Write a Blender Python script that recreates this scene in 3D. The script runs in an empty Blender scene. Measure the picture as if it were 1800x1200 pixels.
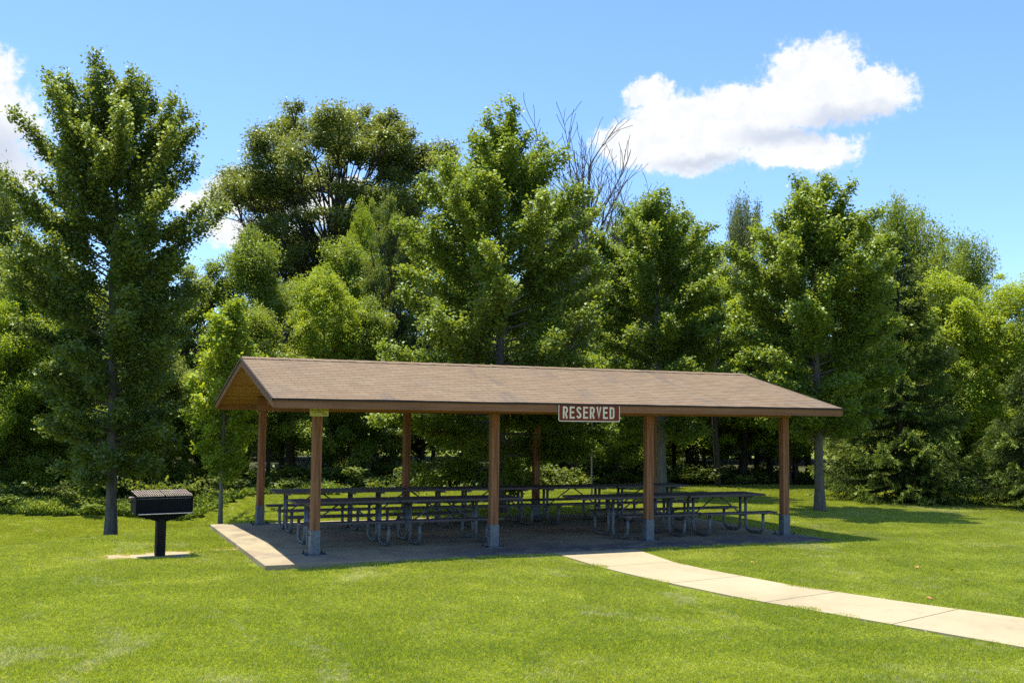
import bpy, bmesh, math, random
import numpy as np
from mathutils import Vector, Matrix

R = math.radians
SC = bpy.context.scene
COL = SC.collection
random.seed(7)

# ------------------------------------------------------------------ camera
F_PX = 1804.29
CAM = np.array([-3.741, -16.211, 2.1756])
YAW, PIT, ROL = 0.41268, 0.07464, 0.01180
_f = np.array([math.sin(YAW)*math.cos(PIT), math.cos(YAW)*math.cos(PIT), math.sin(PIT)])
_r = np.array([math.cos(YAW), -math.sin(YAW), 0.0])
_u = np.cross(_r, _f)
RX = _r*math.cos(ROL) + _u*math.sin(ROL)
RY = -_r*math.sin(ROL) + _u*math.cos(ROL)
cd = bpy.data.cameras.new('camera')
cam = bpy.data.objects.new('camera', cd); COL.objects.link(cam)
cam.matrix_world = Matrix(((RX[0], RY[0], -_f[0], CAM[0]), (RX[1], RY[1], -_f[1], CAM[1]), (RX[2], RY[2], -_f[2], CAM[2]), (0, 0, 0, 1)))
cd.sensor_width = 36; cd.lens = F_PX/1800*36; cd.clip_end = 3000; cd.clip_start = 0.1
SC.camera = cam

def ray(px, py):
    return _f + (px-900)/F_PX*RX + (600-py)/F_PX*RY
def spot(px, D):
    """ground position seen in column px at distance D"""
    p = CAM + ray(px, 860)*D
    return float(p[0]), float(p[1])
def hgt(py, D, px=900):
    return float((CAM + ray(px, py)*D)[2])

# ------------------------------------------------------------------ scene settings
SC.view_settings.view_transform = 'Standard'
SC.view_settings.look = 'None'
SC.view_settings.exposure = 0.90
SC.cycles.sample_clamp_indirect = 4.0
SC.view_settings.gamma = 1
SC.render.engine = 'CYCLES'
SC.cycles.max_bounces = 9
SC.cycles.diffuse_bounces = 6
SC.cycles.glossy_bounces = 2
SC.cycles.transmission_bounces = 4
SC.cycles.use_denoising = False
SC.cycles.caustics_reflective = False
SC.cycles.caustics_refractive = False

SUN = np.array([math.cos(R(75))*math.cos(R(122.5)), math.cos(R(75))*math.sin(R(122.5)), math.sin(R(75))])
sd = bpy.data.lights.new('sun', 'SUN'); sd.energy = 4.6; sd.angle = R(0.53); sd.color = (1.0, 0.955, 0.88)
sun = bpy.data.objects.new('sun', sd); COL.objects.link(sun)
sun.rotation_euler = Vector(SUN).to_track_quat('Z', 'Y').to_euler()

# ------------------------------------------------------------------ node helper
class NT:
    def __init__(s, tree): s.t = tree; s.N = tree.nodes; s.L = tree.links
    def n(s, typ, **kw):
        nd = s.N.new(typ)
        for k, v in kw.items():
            if k.startswith('i_'):
                nd.inputs[k[2:].replace('_', ' ')].default_value = v
            else: setattr(nd, k, v)
        return nd
    def put(s, sock, v):
        if isinstance(v, bpy.types.NodeSocket): s.L.new(v, sock)
        elif v is not None: sock.default_value = v
    def math(s, op, a, b=None, c=None, clamp=False):
        nd = s.N.new('ShaderNodeMath'); nd.operation = op; nd.use_clamp = clamp
        s.put(nd.inputs[0], a)
        if b is not None: s.put(nd.inputs[1], b)
        if c is not None: s.put(nd.inputs[2], c)
        return nd.outputs[0]
    def vmath(s, op, a, b=None):
        nd = s.N.new('ShaderNodeVectorMath'); nd.operation = op
        s.put(nd.inputs[0], a)
        if b is not None: s.put(nd.inputs[1], b)
        return nd
    def noise(s, vec, scale, detail=4, rough=0.5, dist=0.0):
        nd = s.N.new('ShaderNodeTexNoise'); nd.inputs['Scale'].default_value = scale
        nd.inputs['Detail'].default_value = detail; nd.inputs['Roughness'].default_value = rough; nd.inputs['Distortion'].default_value = dist
        if vec is not None: s.L.new(vec, nd.inputs['Vector'])
        return nd
    def ramp(s, fac, stops, interp='LINEAR'):
        nd = s.N.new('ShaderNodeValToRGB'); cr = nd.color_ramp; cr.interpolation = interp
        while len(cr.elements) < len(stops): cr.elements.new(0.5)
        for e, (p, c) in zip(cr.elements, stops):
            e.position = p; e.color = (c[0], c[1], c[2], 1) if not isinstance(c, float) else (c, c, c, 1)
        s.L.new(fac, nd.inputs[0]); return nd.outputs[0]
    def mix(s, fac, a, b, mode='MIX'):
        nd = s.N.new('ShaderNodeMix'); nd.data_type = 'RGBA'; nd.blend_type = mode
        s.put(nd.inputs[0], fac)
        for sock, v in ((nd.inputs[6], a), (nd.inputs[7], b)):
            if isinstance(v, tuple): sock.default_value = (v[0], v[1], v[2], 1)
            else: s.L.new(v, sock)
        return nd.outputs[2]
    def smooth(s, v, lo, hi, a=0.0, b=1.0):
        nd = s.N.new('ShaderNodeMapRange'); nd.interpolation_type = 'SMOOTHSTEP'
        s.put(nd.inputs['Value'], v)
        nd.inputs['From Min'].default_value = lo; nd.inputs['From Max'].default_value = hi
        nd.inputs['To Min'].default_value = a; nd.inputs['To Max'].default_value = b
        return nd.outputs[0]

def new_mat(name):
    m = bpy.data.materials.new(name); m.use_nodes = True
    nt = NT(m.node_tree); m.node_tree.nodes.clear()
    out = nt.n('ShaderNodeOutputMaterial')
    return m, nt, out
def principled(nt, out, rough=0.7, metal=0.0, spec=0.3):
    b = nt.n('ShaderNodeBsdfPrincipled')
    b.inputs['Roughness'].default_value = rough; b.inputs['Metallic'].default_value = metal
    b.inputs['Specular IOR Level'].default_value = spec
    nt.L.new(b.outputs[0], out.inputs['Surface'])
    return b
def bump(nt, b, height, dist=0.01, strength=0.6):
    bp = nt.n('ShaderNodeBump'); bp.inputs['Distance'].default_value = dist; bp.inputs['Strength'].default_value = strength
    nt.L.new(height, bp.inputs['Height']); nt.L.new(bp.outputs[0], b.inputs['Normal'])

def noisy(name, stops, scale=6, detail=6, stretch=(1, 1, 1), rough=0.75, metal=0.0, spec=0.3, bdist=0.004, coord='Object', rvar=0.0):
    """a surface whose colour wanders between stops"""
    m, nt, out = new_mat(name); b = principled(nt, out, rough, metal, spec)
    tc = nt.n('ShaderNodeTexCoord'); mp = nt.n('ShaderNodeMapping'); mp.inputs['Scale'].default_value = stretch
    nt.L.new(tc.outputs[coord], mp.inputs[0])
    nz = nt.noise(mp.outputs[0], scale, detail, 0.6)
    nt.L.new(nt.ramp(nz.outputs[0], stops), b.inputs['Base Color'])
    n2 = nt.noise(mp.outputs[0], scale*7, 4, 0.6)
    if bdist: bump(nt, b, n2.outputs[0], bdist)
    return m

# ------------------------------------------------------------------ world
def world():
    w = bpy.data.worlds.new('World'); SC.world = w; w.use_nodes = True
    nt = NT(w.node_tree); nt.N.clear()
    out = nt.n('ShaderNodeOutputWorld')
    sky = nt.n('ShaderNodeTexSky', sky_type='NISHITA'); sky.sun_disc = False
    sky.sun_elevation = R(75); sky.sun_rotation = math.atan2(SUN[0], SUN[1])
    sky.air_density = 1.0; sky.dust_density = 0.35; sky.ozone_density = 1.6; sky.altitude = 100
    tint = nt.mix(1.0, sky.outputs[0], (0.74, 0.91, 1.16), 'MULTIPLY')
    bg = nt.n('ShaderNodeBackground'); bg.inputs[1].default_value = 0.120
    # clouds, laid out by compass bearing and elevation
    tc = nt.n('ShaderNodeTexCoord'); sp = nt.n('ShaderNodeSeparateXYZ'); nt.L.new(tc.outputs['Generated'], sp.inputs[0])
    az = nt.math('MULTIPLY', nt.math('ARCTAN2', sp.outputs[0], sp.outputs[1]), 57.2958)
    el = nt.math('MULTIPLY', nt.math('ARCSINE', sp.outputs[2]), 57.2958)
    cb = nt.n('ShaderNodeCombineXYZ'); nt.L.new(az, cb.inputs[0]); nt.L.new(el, cb.inputs[1])
    n1 = nt.noise(cb.outputs[0], 0.62, 9, 0.60)
    off = nt.vmath('MULTIPLY', nt.vmath('SUBTRACT', n1.outputs['Color'], (0.5, 0.5, 0.5)).outputs[0], (2.2, 1.9, 0))
    P = nt.vmath('ADD', cb.outputs[0], off.outputs[0]).outputs[0]
    def blobs(lst, P=P):
        cur = None
        for (a, e, ra, re) in lst:
            d = nt.vmath('MULTIPLY', nt.vmath('SUBTRACT', P, (a, e, 0)).outputs[0], (1/ra, 1/re, 0))
            ln = nt.vmath('LENGTH', d.outputs[0]).outputs['Value']
            cur = ln if cur is None else nt.math('MINIMUM', cur, ln)
        return cur
    main = [(40.3, 18.3, 2.9, 1.8), (43.2, 17.1, 2.2, 1.5), (40.2, 17.0, 4.8, 1.5), (36.4, 16.6, 4.0, 1.4),
            (33.2, 16.2, 3.5, 1.5), (30.9, 15.1, 2.9, 1.4), (33.3, 14.5, 3.8, 1.1), (36.8, 15.4, 3.0, .9), (39.4, 14.4, 3.2, 1.0), (31.2, 17.7, 1.5, .8)]
    left = [(-5.4, 16.6, 2.9, 2.1), (-5.6, 14.4, 4.4, 2.5), (-3.0, 14.2, 1.8, .9), (-6, 12, 5.0, 2.6)]
    low = [(9.2, 12.3, 2.4, 0.9), (11.8, 11.4, 2.6, 0.9), (6.8, 11.2, 2.4, 0.7), (9.5, 9.8, 3.2, 0.9), (14.2, 12.7, 1.2, .6)]
    mk = blobs(main + left + low)
    # broken edge
    n2 = nt.noise(cb.outputs[0], 2.2, 9, 0.68)
    mk2 = nt.math('ADD', mk, nt.math('MULTIPLY', nt.math('SUBTRACT', n2.outputs[0], 0.5), 1.0))
    dens = nt.smooth(mk2, 0.74, 1.20, 1.0, 0.0)
    dens = nt.math('POWER', dens, 1.25)
    # cloud shading painted into their colour: greyer flat bases and hollows
    base = blobs([(42.0, 15.9, 3.4, 0.8), (38.6, 15.3, 3.2, .7), (34.0, 14.0, 3.0, .5), (-4.0, 12.8, 3, 1.6)])
    n3 = nt.noise(cb.outputs[0], 0.9, 6, 0.6)
    sh = nt.math('MAXIMUM', nt.smooth(base, 0.1, 1.6, 1.0, 0.0), nt.smooth(n3.outputs[0], 0.40, 0.60, 0.30, 0.0))
    ccol = nt.mix(sh, (0.98, 0.99, 1.0), (0.62, 0.68, 0.80))
    bgc = nt.n('ShaderNodeBackground'); nt.L.new(ccol, bgc.inputs[0]); bgc.inputs[1].default_value = 0.585
    nt.L.new(tint, bg.inputs[0])
    mx = nt.n('ShaderNodeMixShader')
    nt.L.new(dens, mx.inputs[0]); nt.L.new(bg.outputs[0], mx.inputs[1]); nt.L.new(bgc.outputs[0], mx.inputs[2])
    nt.L.new(mx.outputs[0], out.inputs['Surface'])
world()

# ------------------------------------------------------------------ object helpers
def tag(o, label=None, cat=None, group=None, kind=None):
    if label: o['label'] = label
    if cat: o['category'] = cat
    if group: o['group'] = group
    if kind: o['kind'] = kind
    return o
def thing(name, label, cat, loc=(0, 0, 0), rz=0.0, group=None):
    o = bpy.data.objects.new(name, None); COL.objects.link(o)
    o.location = loc; o.rotation_euler = (0, 0, rz); o.empty_display_size = 0.2
    return tag(o, label, cat, group)
def obj(name, me, mat, parent=None, loc=None):
    o = bpy.data.objects.new(name, me); COL.objects.link(o)
    if mat and not me.materials: me.materials.append(mat)
    if parent: o.parent = parent
    if loc: o.location = loc
    return o
def copy_tree(o, parent=None):
    c = o.copy(); COL.objects.link(c)
    if parent: c.parent = parent
    for ch in [x for x in SC.objects if x.parent == o and x != c]: copy_tree(ch, c)
    return c

class MB:
    """collects shapes for one mesh"""
    def __init__(s): s.bm = bmesh.new()
    def box(s, x0, x1, y0, y1, z0, z1, bev=0.0, rot=None, seg=1):
        b = bmesh.new(); bmesh.ops.create_cube(b, size=1)
        bmesh.ops.scale(b, vec=(x1-x0, y1-y0, z1-z0), verts=b.verts)
        bmesh.ops.translate(b, vec=((x0+x1)/2, (y0+y1)/2, (z0+z1)/2), verts=b.verts)
        if bev: bmesh.ops.bevel(b, geom=b.edges[:], offset=bev, segments=seg, affect='EDGES', profile=.5)
        if rot: bmesh.ops.transform(b, matrix=rot, verts=b.verts)
        s._join(b); return s
    def _join(s, b):
        me = bpy.data.meshes.new('t'); b.to_mesh(me); b.free(); s.bm.from_mesh(me); bpy.data.meshes.remove(me)
    def prism(s, pts, axis, lo, hi):
        """extrude a 2D outline along axis ('x' or 'y' or 'z')"""
        def P(a, b_, c): return {'x': (c, a, b_), 'y': (a, c, b_), 'z': (a, b_, c)}[axis]
        v0 = [s.bm.verts.new(P(a, b_, lo)) for a, b_ in pts]; v1 = [s.bm.verts.new(P(a, b_, hi)) for a, b_ in pts]
        n = len(pts); fs = [s.bm.faces.new(v0), s.bm.faces.new(v1[::-1])]
        for i in range(n): fs.append(s.bm.faces.new((v0[i], v1[i], v1[(i+1) % n], v0[(i+1) % n])))
        bmesh.ops.recalc_face_normals(s.bm, faces=fs); return s
    def tube(s, pts, rad, n=10, caps=True):
        pts = [Vector(p) for p in pts]; rings = []
        rr = rad if isinstance(rad, (list, tuple)) else [rad]*len(pts)
        prev = None
        for i, p in enumerate(pts):
            t = (pts[min(i+1, len(pts)-1)] - pts[max(i-1, 0)]).normalized()
            if prev is None:
                a = t.orthogonal().normalized()
            else:
                a = (prev - t*prev.dot(t)).normalized()
            prev = a; b = t.cross(a)
            rings.append([s.bm.verts.new(p + (a*math.cos(k*2*math.pi/n) + b*math.sin(k*2*math.pi/n))*rr[i]) for k in range(n)])
        for r0, r1 in zip(rings, rings[1:]):
            for k in range(n):
                f = s.bm.faces.new((r0[k], r0[(k+1) % n], r1[(k+1) % n], r1[k])); f.smooth = True
        if caps: s.bm.faces.new(rings[0][::-1]); s.bm.faces.new(rings[-1])
        return s
    def cyl(s, c, r, h, n=12):
        return s.tube([c, (c[0], c[1], c[2]+h)], r, n)
    def build(s, name, mat, parent=None, loc=None):
        me = bpy.data.meshes.new(name); s.bm.to_mesh(me); s.bm.free()
        return obj(name, me, mat, parent, loc)

def arc_path(corners, r, seg=6):
    """polyline through corners with rounded bends"""
    P = [Vector(c) for c in corners]; out = [P[0]]
    for i in range(1, len(P)-1):
        a = (P[i-1]-P[i]).normalized(); b = (P[i+1]-P[i]).normalized()
        p0 = P[i]+a*r; p1 = P[i]+b*r
        for k in range(seg+1):
            t = k/seg; out.append(p0*(1-t)**2 + P[i]*2*t*(1-t) + p1*t*t)
    out.append(P[-1]); return out

def mesh_np(name, co, faces_idx, nper, attr=None, smooth=False):
    """fast mesh from numpy arrays; all faces have nper corners"""
    me = bpy.data.meshes.new(name)
    nf = len(faces_idx)//nper
    me.vertices.add(len(co)); me.vertices.foreach_set('co', np.ascontiguousarray(co, dtype=np.float32).ravel())
    me.loops.add(len(faces_idx)); me.loops.foreach_set('vertex_index', np.ascontiguousarray(faces_idx, dtype=np.int32))
    me.polygons.add(nf); me.polygons.foreach_set('loop_start', np.arange(0, nf*nper, nper, dtype=np.int32))
    me.polygons.foreach_set('loop_total', np.full(nf, nper, dtype=np.int32))
    if smooth: me.polygons.foreach_set('use_smooth', np.ones(nf, dtype=bool))
    me.update(calc_edges=True)
    if attr is not None:
        for k, v in attr.items():
            a = me.attributes.new(k, 'FLOAT', 'FACE'); a.data.foreach_set('value', np.ascontiguousarray(v, dtype=np.float32))
    return me

# ------------------------------------------------------------------ materials
def leaf_mat(name, dark, mid, light, trans=0.38, tcol=1.5, gloss=0.10, rough=0.5):
    m, nt, out = new_mat(name)
    at = nt.n('ShaderNodeAttribute', attribute_name='v')
    geo = nt.n('ShaderNodeNewGeometry')
    nz = nt.noise(geo.outputs['Position'], 0.9, 3, 0.5)
    f = nt.math('ADD', nt.math('MULTIPLY', at.outputs['Fac'], 0.62), nt.math('MULTIPLY', nt.math('SUBTRACT', nz.outputs[0], 0.5), 0.9))
    f = nt.math('ADD', f, 0.16)
    c = nt.ramp(f, [(0.0, dark), (0.5, mid), (1.0, light)])
    d = nt.n('ShaderNodeBsdfDiffuse'); nt.L.new(c, d.inputs[0])
    t = nt.n('ShaderNodeBsdfTranslucent')
    nt.L.new(nt.mix(1.0, c, (tcol*1.15, tcol, tcol*0.35), 'MULTIPLY'), t.inputs[0])
    g = nt.n('ShaderNodeBsdfGlossy'); g.inputs[1].default_value = rough; g.inputs[0].default_value = (.62, .72, .50, 1)
    m1 = nt.n('ShaderNodeMixShader'); m1.inputs[0].default_value = trans; nt.L.new(d.outputs[0], m1.inputs[1]); nt.L.new(t.outputs[0], m1.inputs[2])
    m2 = nt.n('ShaderNodeMixShader'); m2.inputs[0].default_value = gloss*.6; nt.L.new(m1.outputs[0], m2.inputs[1]); nt.L.new(g.outputs[0], m2.inputs[2])
    nt.L.new(m2.outputs[0], out.inputs['Surface'])
    return m

M = {}
M['leaf_maple'] = leaf_mat('leaf_deep_green', (0.077, 0.120, 0.026), (0.149, 0.205, 0.040), (0.275, 0.325, 0.090), trans=.45, gloss=0.14)
M['leaf_ginkgo'] = leaf_mat('leaf_mid_green', (0.088, 0.145, 0.022), (0.176, 0.250, 0.036), (0.314, 0.380, 0.075), trans=.45, gloss=0.11)
M['leaf_oak'] = leaf_mat('leaf_oak', (0.088, 0.122, 0.034), (0.154, 0.195, 0.052), (0.270, 0.300, 0.105), trans=.40, gloss=0.15)
M['leaf_bright'] = leaf_mat('leaf_yellow_green', (0.132, 0.205, 0.022), (0.259, 0.350, 0.038), (0.418, 0.485, 0.082), trans=.48, gloss=0.07)
M['leaf_wood'] = leaf_mat('leaf_woodland', (0.094, 0.150, 0.022), (0.193, 0.265, 0.036), (0.347, 0.410, 0.075), trans=.45, gloss=0.10)
M['leaf_dim'] = leaf_mat('leaf_dull_green', (0.072, 0.115, 0.026), (0.143, 0.195, 0.038), (0.259, 0.305, 0.075), trans=.42, gloss=0.08)
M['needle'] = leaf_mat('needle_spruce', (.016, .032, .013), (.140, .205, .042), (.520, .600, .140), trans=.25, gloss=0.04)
M['weed'] = leaf_mat('leaf_weed', (.105, .175, .028), (.215, .305, .052), (.360, .440, .130), trans=.4, gloss=0.08)
M['bark'] = noisy('bark_grey', [(.3, (.090, .076, .058)), (.7, (.210, .180, .140))], 5, 8, (3, 3, .5), .9, bdist=.02)
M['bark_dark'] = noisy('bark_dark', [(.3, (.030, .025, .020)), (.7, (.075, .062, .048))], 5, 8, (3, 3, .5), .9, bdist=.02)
M['bark_pale'] = noisy('bark_pale', [(.3, (.150, .130, .098)), (.7, (.270, .240, .185))], 5, 8, (3, 3, .6), .85, bdist=.012)
M['deadwood'] = noisy('dead_wood', [(.3, (.085, .070, .058)), (.7, (.17, .145, .12))], 5, 5, (2, 2, 2), .9, bdist=.01)
M['galv'] = noisy('galvanised_steel', [(.3, (.100, .104, .106)), (.7, (.20, .205, .205))], 14, 5, rough=.5, metal=.35, spec=.5, bdist=.0006)
M['galv_post'] = noisy('galvanised_sleeve', [(.3, (.105, .118, .128)), (.7, (.20, .215, .218))], 22, 6, rough=.55, metal=.3, spec=.5, bdist=.0006)
M['bolt'] = noisy('bolt_steel', [(.3, (.03, .03, .03)), (.7, (.07, .065, .06))], 20, 3, rough=.5, metal=.5, bdist=0)
M['table_wood'] = noisy('weathered_plank', [(.28, (.060, .046, .040)), (.5, (.098, .077, .066)), (.75, (.155, .125, .106))], 3.0, 8, (.35, 9, 9), .62, spec=.45, bdist=.003)
M['post_wood'] = noisy('stained_post', [(.34, (.13, .048, .020)), (.47, (.25, .100, .040)), (.62, (.34, .150, .064))], 2.2, 9, (11, 11, .7), .8, bdist=.004)
M['trim_wood'] = noisy('stained_trim', [(.28, (.17, .070, .031)), (.5, (.26, .112, .050)), (.72, (.33, .155, .076))], 2.2, 8, (.4, 6, 6), .8, bdist=.004)
M['grill_black'] = noisy('grill_black_steel', [(.3, (.005, .005, .006)), (.75, (.013, .012, .013))], 6, 7, rough=.7, metal=0, spec=.12, bdist=.001)
M['grill_post'] = noisy('grill_post_steel', [(.3, (.012, .010, .009)), (.75, (.024, .020, .018))], 9, 7, rough=.7, metal=0, spec=.15, bdist=.001)
M['grate'] = noisy('rusty_grate', [(.3, (.26, .17, .12)), (.7, (.50, .42, .34))], 18, 5, rough=.6, metal=.4, spec=.5, bdist=.001)
M['grill_lip'] = noisy('worn_lip', [(.3, (.25, .23, .20)), (.7, (.42, .40, .36))], 18, 5, rough=.5, metal=.3, spec=.5, bdist=.001)
M['sign_brown'] = noisy('sign_brown', [(.3, (.170, .030, .016)), (.7, (.21, .042, .022))], 3, 3, rough=.7, spec=.15, bdist=0)
M['sign_cream'] = noisy('sign_cream', [(.3, (.78, .66, .45)), (.7, (.86, .74, .53))], 5, 3, rough=.7, spec=.15, bdist=0)
M['note_yellow'] = noisy('note_yellow', [(.3, (.52, .46, .15)), (.7, (.60, .54, .20))], 8, 3, rough=.8, spec=.1, bdist=0)
M['note_ink'] = noisy('note_ink', [(.3, (.03, .035, .01)), (.7, (.05, .055, .015))], 8, 3, rough=.6, bdist=0)
M['alu'] = noisy('sign_back', [(.3, (.35, .36, .36)), (.7, (.45, .46, .46))], 8, 3, rough=.5, metal=.4, bdist=0)

def concrete(name, joints=None, shade=None):
    m, nt, out = new_mat(name); b = principled(nt, out, .85, 0, .25)
    tc = nt.n('ShaderNodeTexCoord')
    n1 = nt.noise(tc.outputs['Object'], .8, 8, .62, .4); n2 = nt.noise(tc.outputs['Object'], 9, 6, .6); n3 = nt.noise(tc.outputs['Object'], 160, 2, .5)
    c = nt.ramp(n1.outputs[0], [(.30, (.325, .262, .142)), (.52, (.405, .332, .185)), (.75, (.44, .37, .220))])
    c = nt.mix(nt.smooth(n2.outputs[0], .35, .70, .0, .35), c, (.36, .30, .20))
    c = nt.mix(nt.smooth(n3.outputs[0], .40, .65, .20, .0), c, (.26, .22, .15))
    n8 = nt.noise(tc.outputs['Object'], 2.4, 8, .7, 1.5)
    c = nt.mix(nt.smooth(n8.outputs[0], .50, .72, 0, .40), c, (.24, .185, .11))
    if shade:   # old food and water stains on the pad; darker along its front edge
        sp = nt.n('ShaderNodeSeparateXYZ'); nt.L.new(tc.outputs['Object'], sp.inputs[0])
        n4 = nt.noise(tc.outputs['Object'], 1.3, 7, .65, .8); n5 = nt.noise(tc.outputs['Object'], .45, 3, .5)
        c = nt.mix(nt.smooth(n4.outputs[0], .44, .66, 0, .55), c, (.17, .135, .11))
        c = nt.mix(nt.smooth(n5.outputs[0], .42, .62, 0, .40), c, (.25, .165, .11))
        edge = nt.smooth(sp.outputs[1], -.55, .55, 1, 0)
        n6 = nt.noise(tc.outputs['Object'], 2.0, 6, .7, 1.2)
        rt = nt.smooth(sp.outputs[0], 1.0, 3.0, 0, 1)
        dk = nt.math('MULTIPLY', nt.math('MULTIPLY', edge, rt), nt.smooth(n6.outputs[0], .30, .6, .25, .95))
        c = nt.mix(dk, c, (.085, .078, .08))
    nt.L.new(c, b.inputs['Base Color']); bump(nt, b, n3.outputs[0], .003, .5)
    return m
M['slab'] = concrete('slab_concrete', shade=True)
M['path'] = concrete('path_concrete')
M['joint'] = noisy('joint_dirt', [(.3, (.13, .10, .06)), (.7, (.24, .19, .12))], 30, 4, bdist=0)

def shingle_mat():
    m, nt, out = new_mat('roof_shingle'); b = principled(nt, out, .9, 0, .2)
    uv = nt.n('ShaderNodeUVMap')
    br = nt.n('ShaderNodeTexBrick'); nt.L.new(uv.outputs[0], br.inputs['Vector'])
    br.inputs['Scale'].default_value = 1.0; br.inputs['Brick Width'].default_value = .305; br.inputs['Row Height'].default_value = .14
    br.inputs['Mortar Size'].default_value = .006; br.inputs['Mortar Smooth'].default_value = .2; br.offset = .5
    br.inputs['Color1'].default_value = (.0, .0, .0, 1); br.inputs['Color2'].default_value = (1, 1, 1, 1); br.inputs['Mortar'].default_value = (.5, .5, .5, 1)
    n1 = nt.noise(uv.outputs[0], .55, 5, .6, .5); n2 = nt.noise(uv.outputs[0], 120, 3, .6); n4 = nt.noise(uv.outputs[0], 3.5, 5, .6)
    sp = nt.vmath('MULTIPLY', uv.outputs[0], (1, .35, 1)); n5 = nt.noise(sp.outputs[0], 1.7, 5, .7, 1.0)
    f = nt.math('ADD', nt.math('MULTIPLY', br.outputs['Color'], .26), nt.math('MULTIPLY', n4.outputs[0], .74))
    c = nt.ramp(f, [(.15, (.180, .124, .070)), (.5, (.250, .172, .098)), (.85, (.310, .228, .140))])
    c = nt.mix(nt.smooth(n1.outputs[0], .45, .72, 0, .35), c, (.21, .165, .125))
    c = nt.mix(nt.smooth(n5.outputs[0], .52, .72, 0, .75), c, (.14, .115, .092))
    c = nt.mix(nt.smooth(n2.outputs[0], .35, .62, .45, 0), c, (.12, .085, .06))
    c = nt.mix(nt.math('MULTIPLY', br.outputs['Fac'], .75), c, (.08, .058, .04))
    nt.L.new(c, b.inputs['Base Color']); bump(nt, b, n2.outputs[0], .003, .7)
    return m
M['shingle'] = shingle_mat()

def plank_mat():
    m, nt, out = new_mat('deck_planks'); b = principled(nt, out, .75, 0, .25)
    uv = nt.n('ShaderNodeUVMap'); sp = nt.n('ShaderNodeSeparateXYZ'); nt.L.new(uv.outputs[0], sp.inputs[0])
    row = nt.math('DIVIDE', sp.outputs[1], .135); fr = nt.math('FRACT', row); fl = nt.math('FLOOR', row)
    wn = nt.n('ShaderNodeTexWhiteNoise', noise_dimensions='1D'); nt.L.new(fl, wn.inputs['W'])
    st = nt.vmath('MULTIPLY', uv.outputs[0], (.6, 14, 1)); n1 = nt.noise(st.outputs[0], 3, 6, .6)
    f = nt.math('ADD', nt.math('MULTIPLY', wn.outputs[0], .5), nt.math('MULTIPLY', n1.outputs[0], .5))
    c = nt.ramp(f, [(.15, (.28, .130, .062)), (.5, (.38, .185, .092)), (.85, (.45, .24, .125))])
    gap = nt.math('LESS_THAN', fr, .07)
    c = nt.mix(gap, c, (.07, .035, .015))
    nt.L.new(c, b.inputs['Base Color'])
    return m
M['planks'] = plank_mat()

# ------------------------------------------------------------------ ground
SX0, SX1, SY0, SY1 = -0.923, 9.48, -0.910, 5.128     # slab outline
PL = [(3.73, -.91), (3.73, -1.49), (3.70, -2.6), (3.80, -3.8), (4.08, -5.49), (4.52, -7.01), (5.04, -8.81), (5.8, -11.2), (6.7, -13.8)]
PR = [(5.30, -.91), (5.20, -1.49), (5.04, -2.5), (5.09, -3.4), (5.34, -4.9), (5.80, -6.35), (6.42, -7.9), (7.2, -10.3), (8.1, -13.0)]
EDGE = [(-40, -14), (-16, 4.0), (-10, 11.5), (-5.0, 14.5), (-2.4, 14.9), (-.6, 14.6), (1.2, 13.0), (4.0, 12.6), (7.0, 12.9), (16.6, 13.2), (22, 12.2), (27, 10.2), (36, 4), (60, -14)]
def edge_d(x, y):
    """positive behind the woodland edge"""
    x = np.asarray(x, float)
    ex = np.array([e[0] for e in EDGE]); ey = np.array([e[1] for e in EDGE])
    return np.asarray(y, float) - np.interp(x, ex, ey)
def sstep(t): t = np.clip(t, 0, 1); return t*t*(3-2*t)
def ground_z(x, y):
    x = np.asarray(x, float); y = np.asarray(y, float)
    d = (y - (5.88 + (x+.24)*.655))*.836                  # signed distance behind the little bank
    left = sstep((1.6-x)/2.2)
    z = -.085 - .78*np.clip(1-(1-np.clip(d/5.0, 0, 1))**1.7, 0, 1) + .40*sstep((d-6.0)/5.0)
    z = z*left + (1-left)*(-.03)
    roll = .05*np.sin(x*.21+.6)*np.sin(y*.17+1.0)*sstep((np.hypot(x-4, y-2)-9)/6)
    return z + roll

def axis(lo, hi, segs):
    out = []
    for a, b, st in segs: out += list(np.arange(a, b, st))
    o = [segs[0][0]]; s = 2.0; L = []
    v = segs[0][0]
    while v > lo: s *= 1.5; v -= s; L.append(v)
    H = []; v = segs[-1][1]; s = 2.0
    while v < hi: H.append(v); s *= 1.5; v += s
    H.append(v)
    return np.array(sorted(L) + out + H)
xs = axis(-900, 900, [(-40, -9, 1.0), (-9, 1.4, .06), (1.4, 12, .5), (12, 60, 1.0)])
ys = axis(-300, 1500, [(-24, -2, .5), (-2, 7, .06), (7, 16, .5), (16, 80, 1.5)])
X, Y = np.meshgrid(xs, ys)
Z = ground_z(X, Y); far = np.hypot(X-4, Y-2)
co = np.stack([X, Y, Z], -1).reshape(-1, 3)
nx, ny = len(xs), len(ys)
i = np.arange(nx-1)[None, :]+np.arange(ny-1)[:, None]*nx
fi = np.stack([i, i+1, i+1+nx, i+nx], -1).reshape(-1)
gm = mesh_np('lawn', co, fi, 4, smooth=True)
ew = edge_d(X, Y).reshape(-1)
wood = sstep((ew+.2)/.8)*(1-sstep((ew-26)/4))
a = gm.attributes.new('wood', 'FLOAT', 'POINT'); a.data.foreach_set('value', wood.astype(np.float32))

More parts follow.
